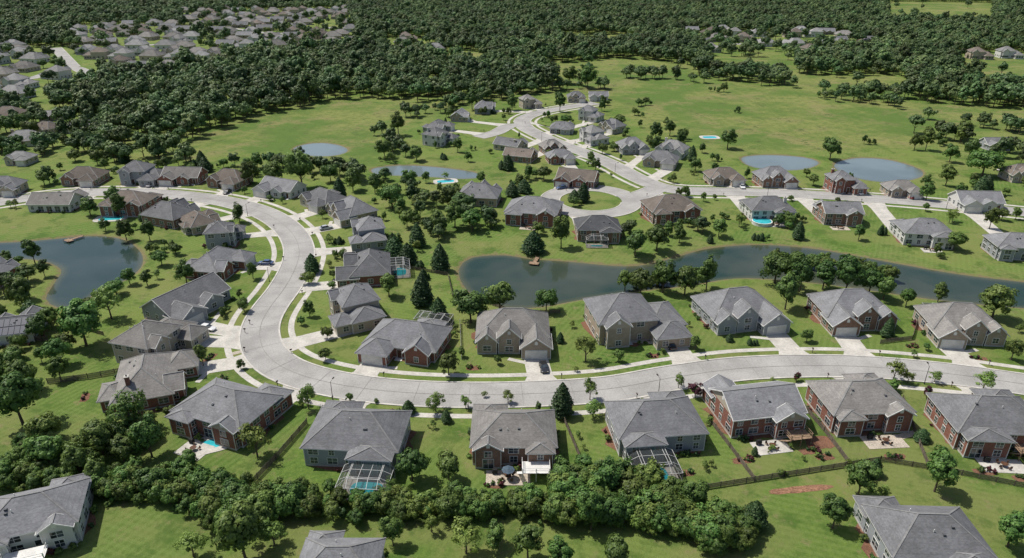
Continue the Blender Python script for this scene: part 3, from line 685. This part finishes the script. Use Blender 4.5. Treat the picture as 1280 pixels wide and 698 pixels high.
for hx,hy,hr in HRA[len(HR)-9:]: dH=np.minimum(dH,np.hypot(Q1[:,0]-hx,Q1[:,1]-hy)-hr*.8)
keep&=dH>2; Q1=Q1[keep]
Q1=Q1[rng.random(len(Q1))>.04]
QQ=np.vstack([Q1,Q2]); sc=np.concatenate([rng.uniform(.62,1.12,len(Q1))*np.where(rng.random(len(Q1))<.1,1.3,1),rng.uniform(2.0,3.0,len(Q2))])
scatter('forest',np.column_stack([QQ,np.zeros(len(QQ))]),sc,rng.integers(0,6,len(QQ)),fcol)
def belt(px,width,dens,smin=.5,smax=1.05):
    R=smooth(gp(px),False,2.0); N=normals(R); n=int(len(R)*2*dens); ii=rng.integers(0,len(R),n); Pb=R[ii]+N[ii]*rng.normal(0,width*.45,(n,1))+rng.normal(0,2,(n,2))
    ok=(road_clear(Pb)>3)&(pond_sdf(Pb)>2)
    for q,(hx,hy,hr) in enumerate(HRA[:len(HR)]): ok&=np.hypot(Pb[:,0]-hx,Pb[:,1]-hy)>hr*.85+2
    Pb=Pb[ok]; scatter('tree_belt',np.column_stack([Pb,np.zeros(len(Pb))]),rng.uniform(smin,smax,len(Pb)),rng.integers(0,6,len(Pb)),fcol)
belt([(1150,166),(1200,175),(1240,190),(1290,205)],9,.30,.5,.95)
belt([(1160,150),(1230,160),(1300,170)],8,.28,.5,.95)
belt([(1035,124),(1085,128),(1125,136)],6,.30,.5,.85)
belt([(-40,135),(60,150),(130,170),(215,195)],16,.45,.55,1.0)
belt([(-40,190),(60,188),(150,198),(230,205)],9,.36,.5,.95)
belt([(300,208),(360,210),(430,218),(470,228)],4,.30,.45,.75)
belt([(470,168),(500,190),(515,214)],6,.26,.4,.7)
belt([(500,150),(545,140),(590,128),(640,124)],6,.34,.4,.75)
belt([(545,248),(570,262),(595,276),(620,290)],6,.30,.38,.68)
belt([(640,118),(700,112),(760,112)],6,.28,.5,.8)
belt([(780,98),(850,100),(880,104)],6,.3,.5,.9)
belt([(500,236),(520,250),(545,300)],4,.2,.35,.6)
belt([(770,292),(820,298),(880,292)],4,.20,.35,.6)
belt([(0,300),(-20,330),(0,360),(40,390)],5,.2,.4,.7)
ncol=gncoll('hedgerow_plants',[TD[0],TD[1],TD[2],TD[6],BS[0],BS[1],TY[0]])
def thick(poly_px,width,n,smin,smax,ids,name='hedgerow'):
    R=smooth(gp(poly_px),False,1.0); N=normals(R); pts=[];scl=[];ix=[]
    for _ in range(n):
        i=random.randrange(len(R)); p=R[i]+N[i]*random.gauss(0,width*.4)
        if np.min(np.hypot(HRA[:,0]-p[0],HRA[:,1]-p[1])-HRA[:,2]*.95)<0.5: continue
        k=random.choice(ids); s=random.uniform(smin,smax); s*=(2.3 if k in(4,5) else 1)
        pts.append((p[0],p[1],-1.5*s if k not in(4,5) else -.1));scl.append(s);ix.append(k)
    scatter(name,pts,scl,ix,ncol)
thick([(-30,590),(60,607),(140,612),(220,622),(300,628),(380,632),(440,636),(520,640),(600,640),(690,640),(780,650),(880,668),(930,685)],3.2,360,.2,.5,[0,1,2,3,4,5,0,1,6])
thick([(700,620),(740,630),(800,642),(860,657),(905,674)],7,80,.38,.66,[0,1,2,3])
thick([(250,640),(310,655),(370,645)],6,24,.4,.7,[0,1,2,3])
thick([(965,328),(1010,334),(1060,340),(1115,349)],2.2,50,.32,.52,[0,1,2,3])
thick([(790,356),(830,354),(875,348)],2.2,24,.3,.48,[0,1,2,3])
thick([(10,610),(60,580),(110,560),(185,550)],4.5,64,.24,.55,[0,1,2,3,4])
thick([(40,560),(80,590),(150,600),(230,600)],3.5,44,.24,.5,[0,1,2,3,4])
thick([(170,530),(215,515),(235,505)],1.0,20,.10,.17,[0,1,2,4])
# ------------------------------------------------------------------ individual trees
TREES=[]
def plant(kind,x,y,dm):
    r=random; zf=r.uniform(.82,1.15)
    if kind=='d': me,D0,nm=r.choice(TD),10.0,'deciduous_tree'
    elif kind=='y': me,D0,nm=r.choice(TY),10.0,'deciduous_tree'
    elif kind=='p': me,D0,nm=TP[0],10.0,'plum_tree'
    elif kind=='c': me,D0,nm=r.choice(TC),5.4,'evergreen_tree'; zf*=.78
    s=dm/D0; place(nm,me,None,(x,y,0),r.uniform(0,6.28),(s*r.uniform(.85,1.15),s*r.uniform(.85,1.15),s*zf)); TREES.append((x,y,dm/2))
ex=[(18,500,72,'d'),(52,532,48,'d'),(100,405,56,'d'),(24,366,40,'d'),(134,378,42,'y'),(142,355,28,'d'),(160,345,22,'d'),(40,317,26,'d'),(200,321,22,'d'),(182,347,20,'d'),(230,338,34,'d'),(70,440,36,'d'),(82,425,26,'d'),(72,462,28,'d'),(25,470,40,'d'),(60,395,30,'d'),
(122,545,52,'d'),(160,520,56,'y'),(150,560,40,'d'),(185,552,44,'d'),(95,575,46,'d'),(58,560,56,'d'),(120,590,40,'d'),(190,600,44,'d'),(250,600,34,'d'),(318,550,48,'y'),(384,497,32,'y'),
(406,441,20,'d'),(408,415,18,'d'),(386,385,22,'d'),(389,325,20,'c'),(385,345,20,'d'),(376,400,14,'d'),(300,455,14,'d'),(252,447,22,'d'),(315,340,18,'d'),
(437,496,14,'d'),(544,500,32,'y'),(582,503,18,'y'),(635,495,20,'y'),(606,492,10,'y'),(703,495,34,'c'),(738,488,26,'y'),(742,508,28,'y'),(470,500,8,'d'),
(514,578,54,'d'),(560,580,46,'d'),(733,435,36,'y'),(588,380,48,'d'),(625,371,44,'d'),(683,373,34,'d'),(560,455,30,'d'),(485,356,30,'d'),(527,360,28,'c'),(550,320,24,'c'),(548,385,22,'c'),(577,440,14,'d'),
(495,300,20,'d'),(415,355,14,'d'),(430,405,10,'d'),
(985,366,42,'d'),(972,332,44,'d'),(1003,345,40,'d'),(1032,342,40,'d'),(1060,350,40,'d'),(1090,350,36,'d'),(1108,358,34,'d'),(1135,372,24,'d'),(1248,374,50,'d'),(1175,367,22,'d'),(1112,408,18,'c'),(1010,418,20,'d'),
(830,345,42,'d'),(802,352,38,'d'),(858,350,38,'d'),(885,345,34,'d'),(782,350,26,'d'),
(849,476,20,'y'),(870,487,22,'p'),(965,476,12,'y'),(997,470,14,'p'),(1120,462,30,'y'),(1137,470,20,'y'),(1232,476,28,'y'),(1268,438,26,'d'),(1160,490,16,'p'),(1170,470,18,'y'),
(700,600,40,'d'),(760,600,52,'d'),(730,580,32,'d'),(790,610,48,'d'),(830,622,48,'d'),(880,650,54,'d'),(945,638,30,'c'),(905,672,40,'y'),(740,640,54,'d'),
(1078,600,50,'d'),(1175,593,50,'d'),(1045,642,44,'d'),(1268,662,52,'d'),(1105,615,20,'y'),(1155,540,16,'c'),
(490,666,38,'d'),(582,668,58,'y'),(560,628,44,'d'),(620,668,36,'d'),(660,678,50,'d'),(415,640,28,'d'),(300,668,72,'d'),(340,665,40,'y'),(238,680,40,'y'),(470,625,22,'d'),(700,690,44,'d'),(770,690,46,'d'),
(375,210,46,'d'),(340,213,34,'d'),(310,215,28,'d'),(412,214,26,'d'),(440,226,24,'d'),(489,243,34,'d'),(512,225,22,'d'),(530,242,22,'d'),(560,250,24,'d'),(568,265,38,'d'),(590,272,32,'d'),(548,278,28,'d'),(508,272,24,'d'),
(795,300,38,'d'),(822,297,34,'d'),(702,291,36,'d'),(667,297,24,'c'),(850,293,22,'d'),(900,283,26,'d'),(1000,285,18,'c'),(1075,290,20,'d'),(1195,300,26,'d'),(1240,275,22,'d'),
(150,258,26,'d'),(110,258,24,'d'),(155,287,26,'d'),(185,290,22,'d'),(130,280,18,'d'),(298,268,20,'d'),
(1040,186,26,'d'),(911,173,24,'d'),(1190,190,24,'d'),(1215,183,28,'d'),(1235,195,46,'d'),(1160,175,24,'d'),(1145,178,18,'d'),(1205,165,24,'d'),(1160,240,20,'d'),(1185,220,24,'d'),
(480,185,24,'d'),(497,155,26,'d'),(520,190,22,'d'),(572,182,16,'d'),(585,195,14,'d'),(640,232,16,'c'),(655,228,16,'c'),(680,215,20,'d'),(820,165,18,'d'),(838,160,18,'d'),(855,165,16,'d'),(870,205,18,'d'),
(775,150,18,'d'),(700,130,18,'d'),(640,128,18,'d'),(590,125,22,'d'),(735,95,28,'d'),(712,92,24,'d')]
for u,v,dp,k in ex:
    dm=dp/S(v+dp*.4); h=dm*(1.0 if k!='c' else 1.5)*.55
    x,y=G(u,v,h)
    q_=np.hypot(HRA[:,0]-x,HRA[:,1]-y)-HRA[:,2]*.72
    if q_.min()<dm*.12:
        j=int(np.argmin(q_)); dx,dy=x-HRA[j,0],y-HRA[j,1]; q=math.hypot(dx,dy)+1e-6; kk=(HRA[j,2]*.72+dm*.2)/q
        if kk>1: x,y=HRA[j,0]+dx*kk,HRA[j,1]+dy*kk
    plant(k,x,y,dm)
def free(x,y,r,hm=.85,rm=1.5,ov=.8):
    if np.min(np.hypot(HRA[:,0]-x,HRA[:,1]-y)-HRA[:,2]*hm)<r*.7: return False
    if np.min(np.hypot(ALLR[:,0]-x,ALLR[:,1]-y)-ALLW/2)<max(rm,r*.5): return False
    if pondd(x,y)<2.5: return False
    p=np.array((x,y))
    for a,b in DRV:
        ab=b-a; t=max(0,min(1,((p-a)@ab)/(ab@ab+1e-9)))
        if np.hypot(*(p-a-t*ab))<3.0+r*.5: return False
    T=np.array(TREES)
    return not np.any((T[:,0]-x)**2+(T[:,1]-y)**2<((r+T[:,2])*ov)**2)
def fill(poly,n,lo_,hi_,kinds,clump=.6):
    W=np.array(gp(poly)); lo,hi=W.min(0),W.max(0); c=0;tr=0
    while c<n and tr<n*10:
        tr+=1; x,y=random.uniform(lo[0],hi[0]),random.uniform(lo[1],hi[1])
        if not inside(np.array([[x,y]]),W)[0]: continue
        dm=lo_+(hi_-lo_)*random.random()**1.6
        if not free(x,y,dm/2): continue
        kd=random.choice(kinds); plant(kd,x,y,dm); c+=1
        if random.random()<clump:
            for _ in range(random.choice((1,2,3,4))):
                a=random.uniform(0,6.28); d2=dm*random.uniform(.35,1.0); q=random.uniform(.5,.95)
                x+=math.cos(a)*dm*.62; y+=math.sin(a)*dm*.62
                if free(x,y,d2/2,.85,1.5,.42): plant(kd,x,y,d2); c+=.6
K='dddddcddy'
fill([(-60,185),(200,195),(430,215),(560,225),(560,320),(420,330),(400,250),(200,262),(-60,262)],92,2.5,7.5,K)
fill([(180,262),(330,290),(340,350),(300,430),(230,440),(140,300)],18,2,4.5,K)
fill([(400,250),(560,300),(560,400),(400,400)],18,2,4.5,'ddcy')
fill([(560,130),(800,130),(900,200),(1280,215),(1290,320),(1100,300),(900,295),(600,305),(560,230),(470,200)],170,2.2,6.2,K)
fill([(1030,118),(1130,120),(1125,138),(1040,130)],10,5,9,'d')
fill([(900,110),(1250,140),(1250,190),(900,190)],10,3,7,'d')
fill([(-60,125),(90,140),(230,190),(210,215),(-60,215)],40,5,10,'dddd')
fill([(-60,60),(110,70),(260,30),(440,15),(440,60),(200,95),(110,120),(-60,120)],70,5,10,'dddd',.3)
fill([(560,390),(1280,400),(1280,480),(560,480)],20,1.4,3.0,'dyyc',.3)
fill([(360,500),(1280,490),(1280,600),(700,600),(360,600)],22,1.3,2.8,'dycy',.3)
fill([(0,330),(180,370),(140,520),(0,520)],20,3,7,'ddd')
fill([(250,600),(700,650),(700,698),(200,698)],16,3,7,'ddy')
fill([(570,296),(1000,296),(1280,320),(1280,335),(1000,306),(700,322),(580,318)],8,2,3.5,'dcd')
for ri in(0,1):
    R=roads[ri][1]; N=normals(R)
    for i in range(6,len(R)-4,9):
        for s in(-1,1):
            if random.random()<.5: continue
            p=R[i]+N[i]*s*(roads[ri][2]/2+1.4+random.uniform(3.5,5))
            if free(p[0],p[1],1.2,.8,1.0): plant(random.choice('ydyd'),p[0],p[1],random.uniform(1.8,3.6))
# ------------------------------------------------------------------ foundation planting, beds, patios
def bed(L2W,x0,x1,y0,y1,r,name='mulch_bed',mat='mulch',z=0.018):
    n=22; mb=MB(); cx,cy=(x0+x1)/2,(y0+y1)/2; pts=[]
    for i in range(n):
        a=2*math.pi*i/n; c,s=math.cos(a),math.sin(a); k=1/max(abs(c)**4+abs(s)**4,1e-6)**.25*r.uniform(.86,1.08)
        pts.append((*L2W(cx+(x1-x0)/2*c*k,cy+(y1-y0)/2*s*k),z))
    mb.add(pts,[tuple(range(n))]); mb.obj(name,[M[mat]])
for hI,h in enumerate(HOUSES):
    if h['v']<200: continue
    r=h['r']; bl=h['bl']; m0=bl[0]; near_=h['v']>340
    bed(h['L2W'],m0[0]-m0[2]/2-1.2,m0[0]+m0[2]/2+1.2,m0[1]-m0[3]/2-1.9,m0[1]+m0[3]/2+(1.2 if near_ else .3),r)
    if near_:
        for q in range(r.choice((2,3,4))):
            bx0=r.uniform(-9,9); by0=r.choice((-1,1))*r.uniform(10.5,14.5); X_,Y_=h['L2W'](bx0,by0)
            if free(X_,Y_,1.2,.9,1.5):
                bed(h['L2W'],bx0-r.uniform(1,2.4),bx0+r.uniform(1,2.4),by0-.9,by0+.9,r)
                for z_ in range(7):
                    xx,yy=h['L2W'](bx0+r.uniform(-1.5,1.5),by0+r.uniform(-.6,.6)); s=r.uniform(.3,.75); place('shrub',BS[r.choice((0,1,2,3,3))],None,(xx,yy,0),r.uniform(0,6),(s,s,s))
    for k in range(26 if near_ else 8):
        side=r.choice((-1,1)); sx_=r.uniform(-.5,.5)*m0[2]; yy=m0[1]+side*(m0[3]/2+r.uniform(.9,1.6))
        if r.random()<.25: sx_=r.choice((-1,1))*(m0[2]/2+.9); yy=m0[1]+r.uniform(-.4,.4)*m0[3]
        if any(abs(sx_-b_[0])<b_[2]/2+.5 and abs(yy-b_[1])<b_[3]/2+.5 for b_ in bl): continue
        if abs(sx_-bl[1][0])<bl[1][2]/2+.3 and yy<0: continue
        X_,Y_=h['L2W'](sx_,yy); s=r.uniform(.35,.95)
        place('shrub',BS[r.choice((0,0,1,1,2,3))],None,(X_,Y_,0),r.uniform(0,6),(s,s,s))
def patio(h,px,w_,d_,seed,umb=True):
    m0=h['bl'][0]; y0=m0[1]+m0[3]/2
    ext=max([b_[1]+b_[3]/2 for b_ in h['bl'] if abs(b_[0]-px)<b_[2]/2+w_/2]+[y0])
    E=h['E']; mb=MB(); mb.box(px-w_/2,px+w_/2,ext+.05,ext+d_,-.1,.08); mb.obj('patio',[M['gravel' if seed%2 else 'concrete']],E)
    f=MB(); cx,cy=px,ext+d_*.55
    f.tube((cx,cy,.72),(cx,cy,.77),.6,.6,14,0); f.tube((cx,cy,.08),(cx,cy,.72 if not umb else 2.4),.03,.03,6,0)
    if umb:
        for k in range(8):
            a0,a1=k*math.pi/4,(k+1)*math.pi/4; f.add([(cx,cy,2.5),(cx+1.2*math.cos(a0),cy+1.2*math.sin(a0),2.05),(cx+1.2*math.cos(a1),cy+1.2*math.sin(a1),2.05)],[(0,1,2)],1)
    for k in range(4):
        a=k*math.pi/2+.6; qx,qy=cx+1.05*math.cos(a),cy+1.05*math.sin(a)
        f.box(qx-.22,qx+.22,qy-.22,qy+.22,.42,.47,0); bx_,by_=qx+.2*math.cos(a),qy+.2*math.sin(a); f.box(bx_-.2,bx_+.2,by_-.03,by_+.03,.47,.95,0)
        for ax_ in(-.18,.18):
            for ay_ in(-.18,.18): f.box(qx+ax_-.02,qx+ax_+.02,qy+ay_-.02,qy+ay_+.02,.08,.42,0)
    f.obj('patio_table',[M['darkdoor'],M['navy' if seed%2 else 'cream']],E)
    g=MB(); qx,qy=cx+w_*.3,ext+1.0; g.box(qx-.5,qx+.5,qy-.3,qy+.3,.5,.95); g.tube((qx-.45,qy,.98),(qx+.45,qy,.98),.28,.28,10); g.box(qx-.45,qx-.38,qy-.25,qy+.25,.08,.5);g.box(qx+.38,qx+.45,qy-.25,qy+.25,.08,.5); g.obj('barbecue_grill',[M['tire']],E)
for i,(h,px,w_,d_,um) in enumerate(((near[0],0,6,4.5,0),(near[2],1,8,4,1),(near[4],1,7,4,0),(near[5],-1,8,4,0),(near[6],2,8,4,0),(near[3],4,5,4,0),(left[0],0,5,4,0),(mid[1],0,6,3.5,0),(mid[14],0,6,3.5,0),(mid[15],2,6,3.5,0),(mid[16],0,6,3.5,0))): patio(h,px,w_,d_,i,bool(um))
def deck(h,px,w_,d_,z=2.2):
    ext=max([b_[1]+b_[3]/2 for b_ in h['bl'] if abs(b_[0]-px)<b_[2]/2+w_/2]); mb=MB()
    for k in range(int(d_/.2)): mb.box(px-w_/2,px+w_/2,ext+.05+k*.2,ext+.05+k*.2+.18,z-.05,z)
    for sx_ in(-1,0,1): mb.box(px+sx_*(w_/2-.1)-.07,px+sx_*(w_/2-.1)+.07,ext+d_-.2,ext+d_-.06,0,z+1.0)
    for zz in(.5,.95): mb.box(px-w_/2,px+w_/2,ext+d_-.1,ext+d_-.04,z+zz-.04,z+zz+.04); mb.box(px-w_/2,px-w_/2+.06,ext,ext+d_,z+zz-.04,z+zz+.04); mb.box(px+w_/2-.06,px+w_/2,ext,ext+d_,z+zz-.04,z+zz+.04)
    for k in range(10): mb.box(px+w_/2+.02,px+w_/2+.9,ext+d_-.3-k*.28,ext+d_-.05-k*.28,z-.2-k*.2,z-.15-k*.2)
    mb.obj('deck',[M['white' if z>2 else 'deckwood']],h['E'])
deck(near[2],-4.0,5,3.2,2.1); deck(near[4],-4.5,4.5,3,1.9); deck(near[6],-4,5,3,1.9); deck(near[7],0,6,3,2.1)
# ------------------------------------------------------------------ pools & cages
def pool(u,v,w_,d_,yaw=0,roundp=False,name='swimming_pool'):
    x,y=G(u,v); E=empty(name,(x,y,0),math.radians(yaw)); a,b=MB(),MB(); n=28
    def ringp(k,z):
        out=[]
        for i in range(n):
            t_=2*math.pi*i/n; c,s=math.cos(t_),math.sin(t_); e=2 if roundp else 3.2; q=1/(abs(c)**e+abs(s)**e)**(1/e)
            out.append(((w_/2+k)*c*q,(d_/2+k)*s*q*(1+.12*math.sin(2*t_+1)),z))
        return out
    R0,R1,R2,R3=ringp(1.6,.0),ringp(1.6,.1),ringp(0,.1),ringp(0,.02)
    a.add(R0+R1+R2+R3,[(k*n+i,k*n+(i+1)%n,(k+1)*n+(i+1)%n,(k+1)*n+i) for k in range(3) for i in range(n)]); b.add(ringp(.02,.05),[tuple(range(n))])
    a.obj('coping',[M['concrete']],E); b.obj('pool_water',[M['pool']],E); return E
def cage(h,px,w_,d_,hh=2.7,poolin=True):
    ext=max([b_[1]+b_[3]/2 for b_ in h['bl'] if abs(b_[0]-px)<b_[2]/2+w_/2-.5]); E=empty('pool_cage',(0,0,0)); E.parent=h['E']
    fr,sc_=MB(),MB(); x0,x1,y0,y1=px-w_/2,px+w_/2,ext+.1,ext+d_; zt=hh+.8; ins=1.6
    nX=max(3,int(w_/1.8)); nY=max(2,int(d_/2)); bw=.07
    for i in range(nX+1):
        xx=x0+(x1-x0)*i/nX; xi=min(max(xx,x0+ins),x1-ins)
        fr.beam((xx,y1,0),(xx,y1,hh),bw,bw); fr.beam((xx,y1,hh),(xi,y1-ins,zt),bw,bw); fr.beam((xi,y1-ins,zt),(xi,y0,zt),bw,bw)
    for i in range(nY+1):
        yy=y0+(y1-y0)*i/nY
        for xa,xb in((x0,x0+ins),(x1,x1-ins)):
            fr.beam((xa,yy,0),(xa,yy,hh),bw,bw); fr.beam((xa,yy,hh),(xb,min(yy,y1-ins),zt),bw,bw)
        if yy<=y1-ins: fr.beam((x0+ins,yy,zt),(x1-ins,yy,zt),bw,bw)
    for z in(1.0,hh): fr.beam((x0,y1,z),(x1,y1,z),bw,bw); fr.beam((x0,y0,z),(x0,y1,z),bw,bw); fr.beam((x1,y0,z),(x1,y1,z),bw,bw)
    fr.beam((x0+ins,y1-ins,zt),(x1-ins,y1-ins,zt),.1,.1)
    sc_.add([(x0,y0,0),(x1,y0,0),(x1,y1,0),(x0,y1,0),(x0,y0,hh),(x1,y0,hh),(x1,y1,hh),(x0,y1,hh),(x0+ins,y0,zt),(x1-ins,y0,zt),(x1-ins,y1-ins,zt),(x0+ins,y1-ins,zt)],
            [(3,2,6,7),(1,2,6,5),(0,3,7,4),(7,6,10,11),(5,6,10,9),(4,7,11,8),(8,9,10,11)])
    fr.obj('frame',[M['metal']],E); sc_.obj('screen',[M['screen']],E)
    fl=MB(); fl.box(x0,x1,y0,y1,-.1,.06); fl.obj('pool_deck',[M['concrete']],E)
    if poolin:
        pw=MB(); n=20; pw.add([((x0+x1)/2+(w_/2-1.6)*math.cos(i*.314)*(1/(abs(math.cos(i*.314))**3+abs(math.sin(i*.314))**3)**(1/3)),(y0+y1)/2+(d_/2-1.2)*math.sin(i*.314)*(1/(abs(math.cos(i*.314))**3+abs(math.sin(i*.314))**3)**(1/3)),.075) for i in range(n)],[tuple(range(n))]); pw.obj('pool_water',[M['pool']],E)
cage(near[1],-4.2,9,6); cage(near[3],3.2,8.5,6.5); cage(front[1],2.5,9,5); cage(front[3],1,10,5); cage(left[9],-1,9,6); cage(front[6],0,9,4); cage(mid[2],1,7,3.5)
pool(262,556,5,3.2,20); pool(139,273,8,5,5); pool(557,227,7,4,10); pool(1262,214,6,4); pool(887,172,7,5); pool(748,297,6,2.6)
x,y=G(952,280); mb=MB(); mb.tube((x,y,0),(x,y,1.15),3.4,3.4,28,0); mb.tube((x,y,1.15),(x,y,1.2),3.5,3.5,28,0); mb.tube((x,y,1.2),(x,y,1.215),3.15,3.15,28,1); mb.obj('round_swimming_pool',[M['white'],M['pool']])
# ------------------------------------------------------------------ fences
def fence(l,hgt=1.4,mat='wood',sp_=2.4,name='wood_fence'):
    W=[np.array(G(*p)) for p in l]; mb=MB()
    for a,b in zip(W[:-1],W[1:]):
        L=np.hypot(*(b-a)); n=max(1,int(L/sp_)); d_=(b-a)/L
        for i in range(n+1):
            p=a+(b-a)*i/n; mb.beam((p[0],p[1],-.1),(p[0],p[1],hgt+.1),.12,.12)
        for z in(.3,hgt*.55,hgt-.15): mb.beam((*a,z),(*b,z),.05,.09)
        for i in range(int(L/.2)):
            p=a+d_*(i+.5)*.2; mb.beam((p[0],p[1],.06),(p[0],p[1],hgt-.03),.03,.13 if mat=='wood' else .03,0,(d_[0],d_[1],0))
    mb.obj(name,[M[mat]])
fence([(310,612),(345,575),(384,530)]); fence([(868,614),(980,596),(1100,577),(1180,590),(1290,612)],1.2); fence([(885,525),(912,560),(943,602)],1.2); fence([(1000,505),(1030,540),(1060,580)],1.2); fence([(1128,500),(1150,560),(1160,585)],1.2)
fence([(60,480),(110,474),(160,465)]); fence([(0,430),(60,426)]); fence([(575,405),(577,450)],1.2,'metal',name='metal_fence'); fence([(700,515),(725,575),(740,600)],1.3,'wood'); fence([(500,335),(560,345),(566,372)],1.2)
fence([(600,375),(640,392),(700,392)],1.1,'wood'); fence([(1100,430),(1140,425),(1150,390)],1.2)
fence([(60,400),(130,420)],1.2)
# ------------------------------------------------------------------ cars
def carmesh(paint):
    mb=MB()
    sec=[(-2.3,.72,.42,.72),(-2.2,.84,.3,.86),(-1.5,.9,.26,.93),(-.6,.92,.24,.95),(.6,.92,.24,.93),(1.3,.9,.26,.88),(2.0,.84,.3,.76),(2.3,.68,.4,.62)]
    vs=[]
    for x,hw,z0,z1 in sec: vs+=[(x,-hw*.9,z0),(x,-hw,(z0+z1)/2),(x,-hw*.93,z1-.05),(x,-hw*.8,z1),(x,hw*.8,z1),(x,hw*.93,z1-.05),(x,hw,(z0+z1)/2),(x,hw*.9,z0)]
    fs=[(i*8+j,i*8+(j+1)%8,(i+1)*8+(j+1)%8,(i+1)*8+j) for i in range(7) for j in range(8)]+[tuple(range(8)),tuple(range(63,55,-1))]
    mb.add(vs,fs,0)
    v=[]
    for x,hw,z in [(-1.75,.76,.93),(-1.15,.62,1.42),(.25,.62,1.44),(1.05,.76,.9)]: v+=[(x,-hw,z),(x,hw,z)]
    v+=[(-1.75,-.8,.9),(-1.75,.8,.9),(1.05,-.8,.88),(1.05,.8,.88)]
    mb.add(v,[(0,1,3,2),(4,5,7,6),(0,2,4,6),(1,7,5,3)],1); mb.add(v,[(2,3,5,4)],0)
    mb.box(-1.2,.3,-.6,.6,1.40,1.455,0)
    for s in(-1,1): mb.beam((-.45,s*.78,.92),(-.42,s*.63,1.42),.08,.03,0); mb.box(.75,.95,s*.95-.08,s*.95+.08,.9,1.02,0)
    for x in(-1.4,1.4):
        for s in(-1,1): mb.tube((x,s*.7,.33),(x,s*.94,.33),.33,.33,16,2); mb.tube((x,s*.93,.33),(x,s*.955,.33),.19,.19,10,3)
    for s in(-1,1): mb.box(2.16,2.26,s*.6-.16,s*.6+.16,.56,.68,3); mb.box(-2.29,-2.2,s*.62-.14,s*.62+.14,.6,.76,4)
    return mb.mesh('parked_car',[paint,M['glass'],M['tire'],M['metal'],M['red']])
CM=[carmesh(p) for p in CARP]
def car(x,y,ya,k): place('parked_car',CM[k],None,(x,y,.05),ya,(1,1,1))
hl=[(front[2],0),(front[3],0),(left[0],2),(left[3],3),(left[11],1),(mid[9],2),(mid[12],4),(left[16],1),(mid[4],3),(left[14],0),(mid[11],2)]
for h,k in hl:
    if 'drv' in h:
        a,b=h['drv']; d_=(b-a); L=np.hypot(*d_); d_/=L; p=a+d_*min(4.5,L*.45)+np.array((-d_[1],d_[0]))*random.choice((-1.2,1.2)); car(p[0],p[1],math.atan2(d_[1],d_[0])+(math.pi if random.random()<.5 else 0),k)
# ------------------------------------------------------------------ street lamps, mailboxes, docks
lm=MB(); lm.tube((0,0,0),(0,0,4.6),.08,.05,8,0); lm.beam((0,0,4.5),(1.1,0,4.75),.05,.05,0); lm.box(.9,1.5,-.12,.12,4.7,4.82,0); lm.box(.95,1.45,-.1,.1,4.67,4.71,1); lm.tube((0,0,0),(0,0,.3),.14,.12,8,0)
LMm=lm.mesh('street_lamp',[M['tire'],M['white']])
for ri in(0,1):
    R=roads[ri][1];N=normals(R)
    for i in range(20,len(R)-5,30):
        p=R[i]+N[i]*(roads[ri][2]/2+1.0); place('street_lamp',LMm,None,(p[0],p[1],0),math.atan2(-N[i][1],-N[i][0]))
mbx=MB(); mbx.box(-.05,.05,-.05,.05,0,1.05,0); mbx.box(-.11,.11,-.26,.26,1.05,1.22,1); mbx.tube((0,-.26,1.22),(0,.26,1.22),.11,.11,10,1); mbx.box(.11,.13,.05,.15,1.2,1.4,2); MBm=mbx.mesh('mailbox',[M['wood'],M['tire'],M['red']])
for a,b in DRV:
    d_=(b-a)/np.hypot(*(b-a)); p=b-d_*.9+np.array((-d_[1],d_[0]))*4.6; place('mailbox',MBm,None,(p[0],p[1],0),math.atan2(d_[1],d_[0])+math.pi/2)
def dock(u,v,yaw):
    x,y=G(u,v); mb=MB()
    for k in range(20): mb.box(-.6,.6,k*.2,k*.2+.18,.1,.16)
    mb.box(-1.5,1.5,4.0,5.8,.1,.16)
    for px in(-.6,.6):
        for py in(.2,2,3.8): mb.tube((px,py,-1.6),(px,py,.5),.07,.07,8)
    for px in(-1.4,1.4): mb.tube((px,5.7,-1.6),(px,5.7,.5),.07,.07,8)
    mb.obj('dock',[M['deckwood']],None,(x,y,0),math.radians(yaw))
dock(672,322,165); dock(104,295,150)
for (u,v,w_,d_,rt,mt,nm) in((1000,612,12,1.6,8,'soil','vegetable_plot'),(85,650,3,8,20,'gravel','garden_path'),(1025,553,6,4,0,'mulch','mulch_bed'),(290,550,6,3,20,'mulch','mulch_bed'),(1130,545,8,1.6,20,'gravel','garden_path'),(300,440,7,1.4,30,'gravel','garden_path')):
    x,y=G(u,v); a=math.radians(rt); bed(lambda px,py:(x+math.cos(a)*px-math.sin(a)*py,y+math.sin(a)*px+math.cos(a)*py),-w_/2,w_/2,-d_/2,d_/2,random.Random(u),nm,mt,0.021)
print('objects',len(bpy.data.objects))
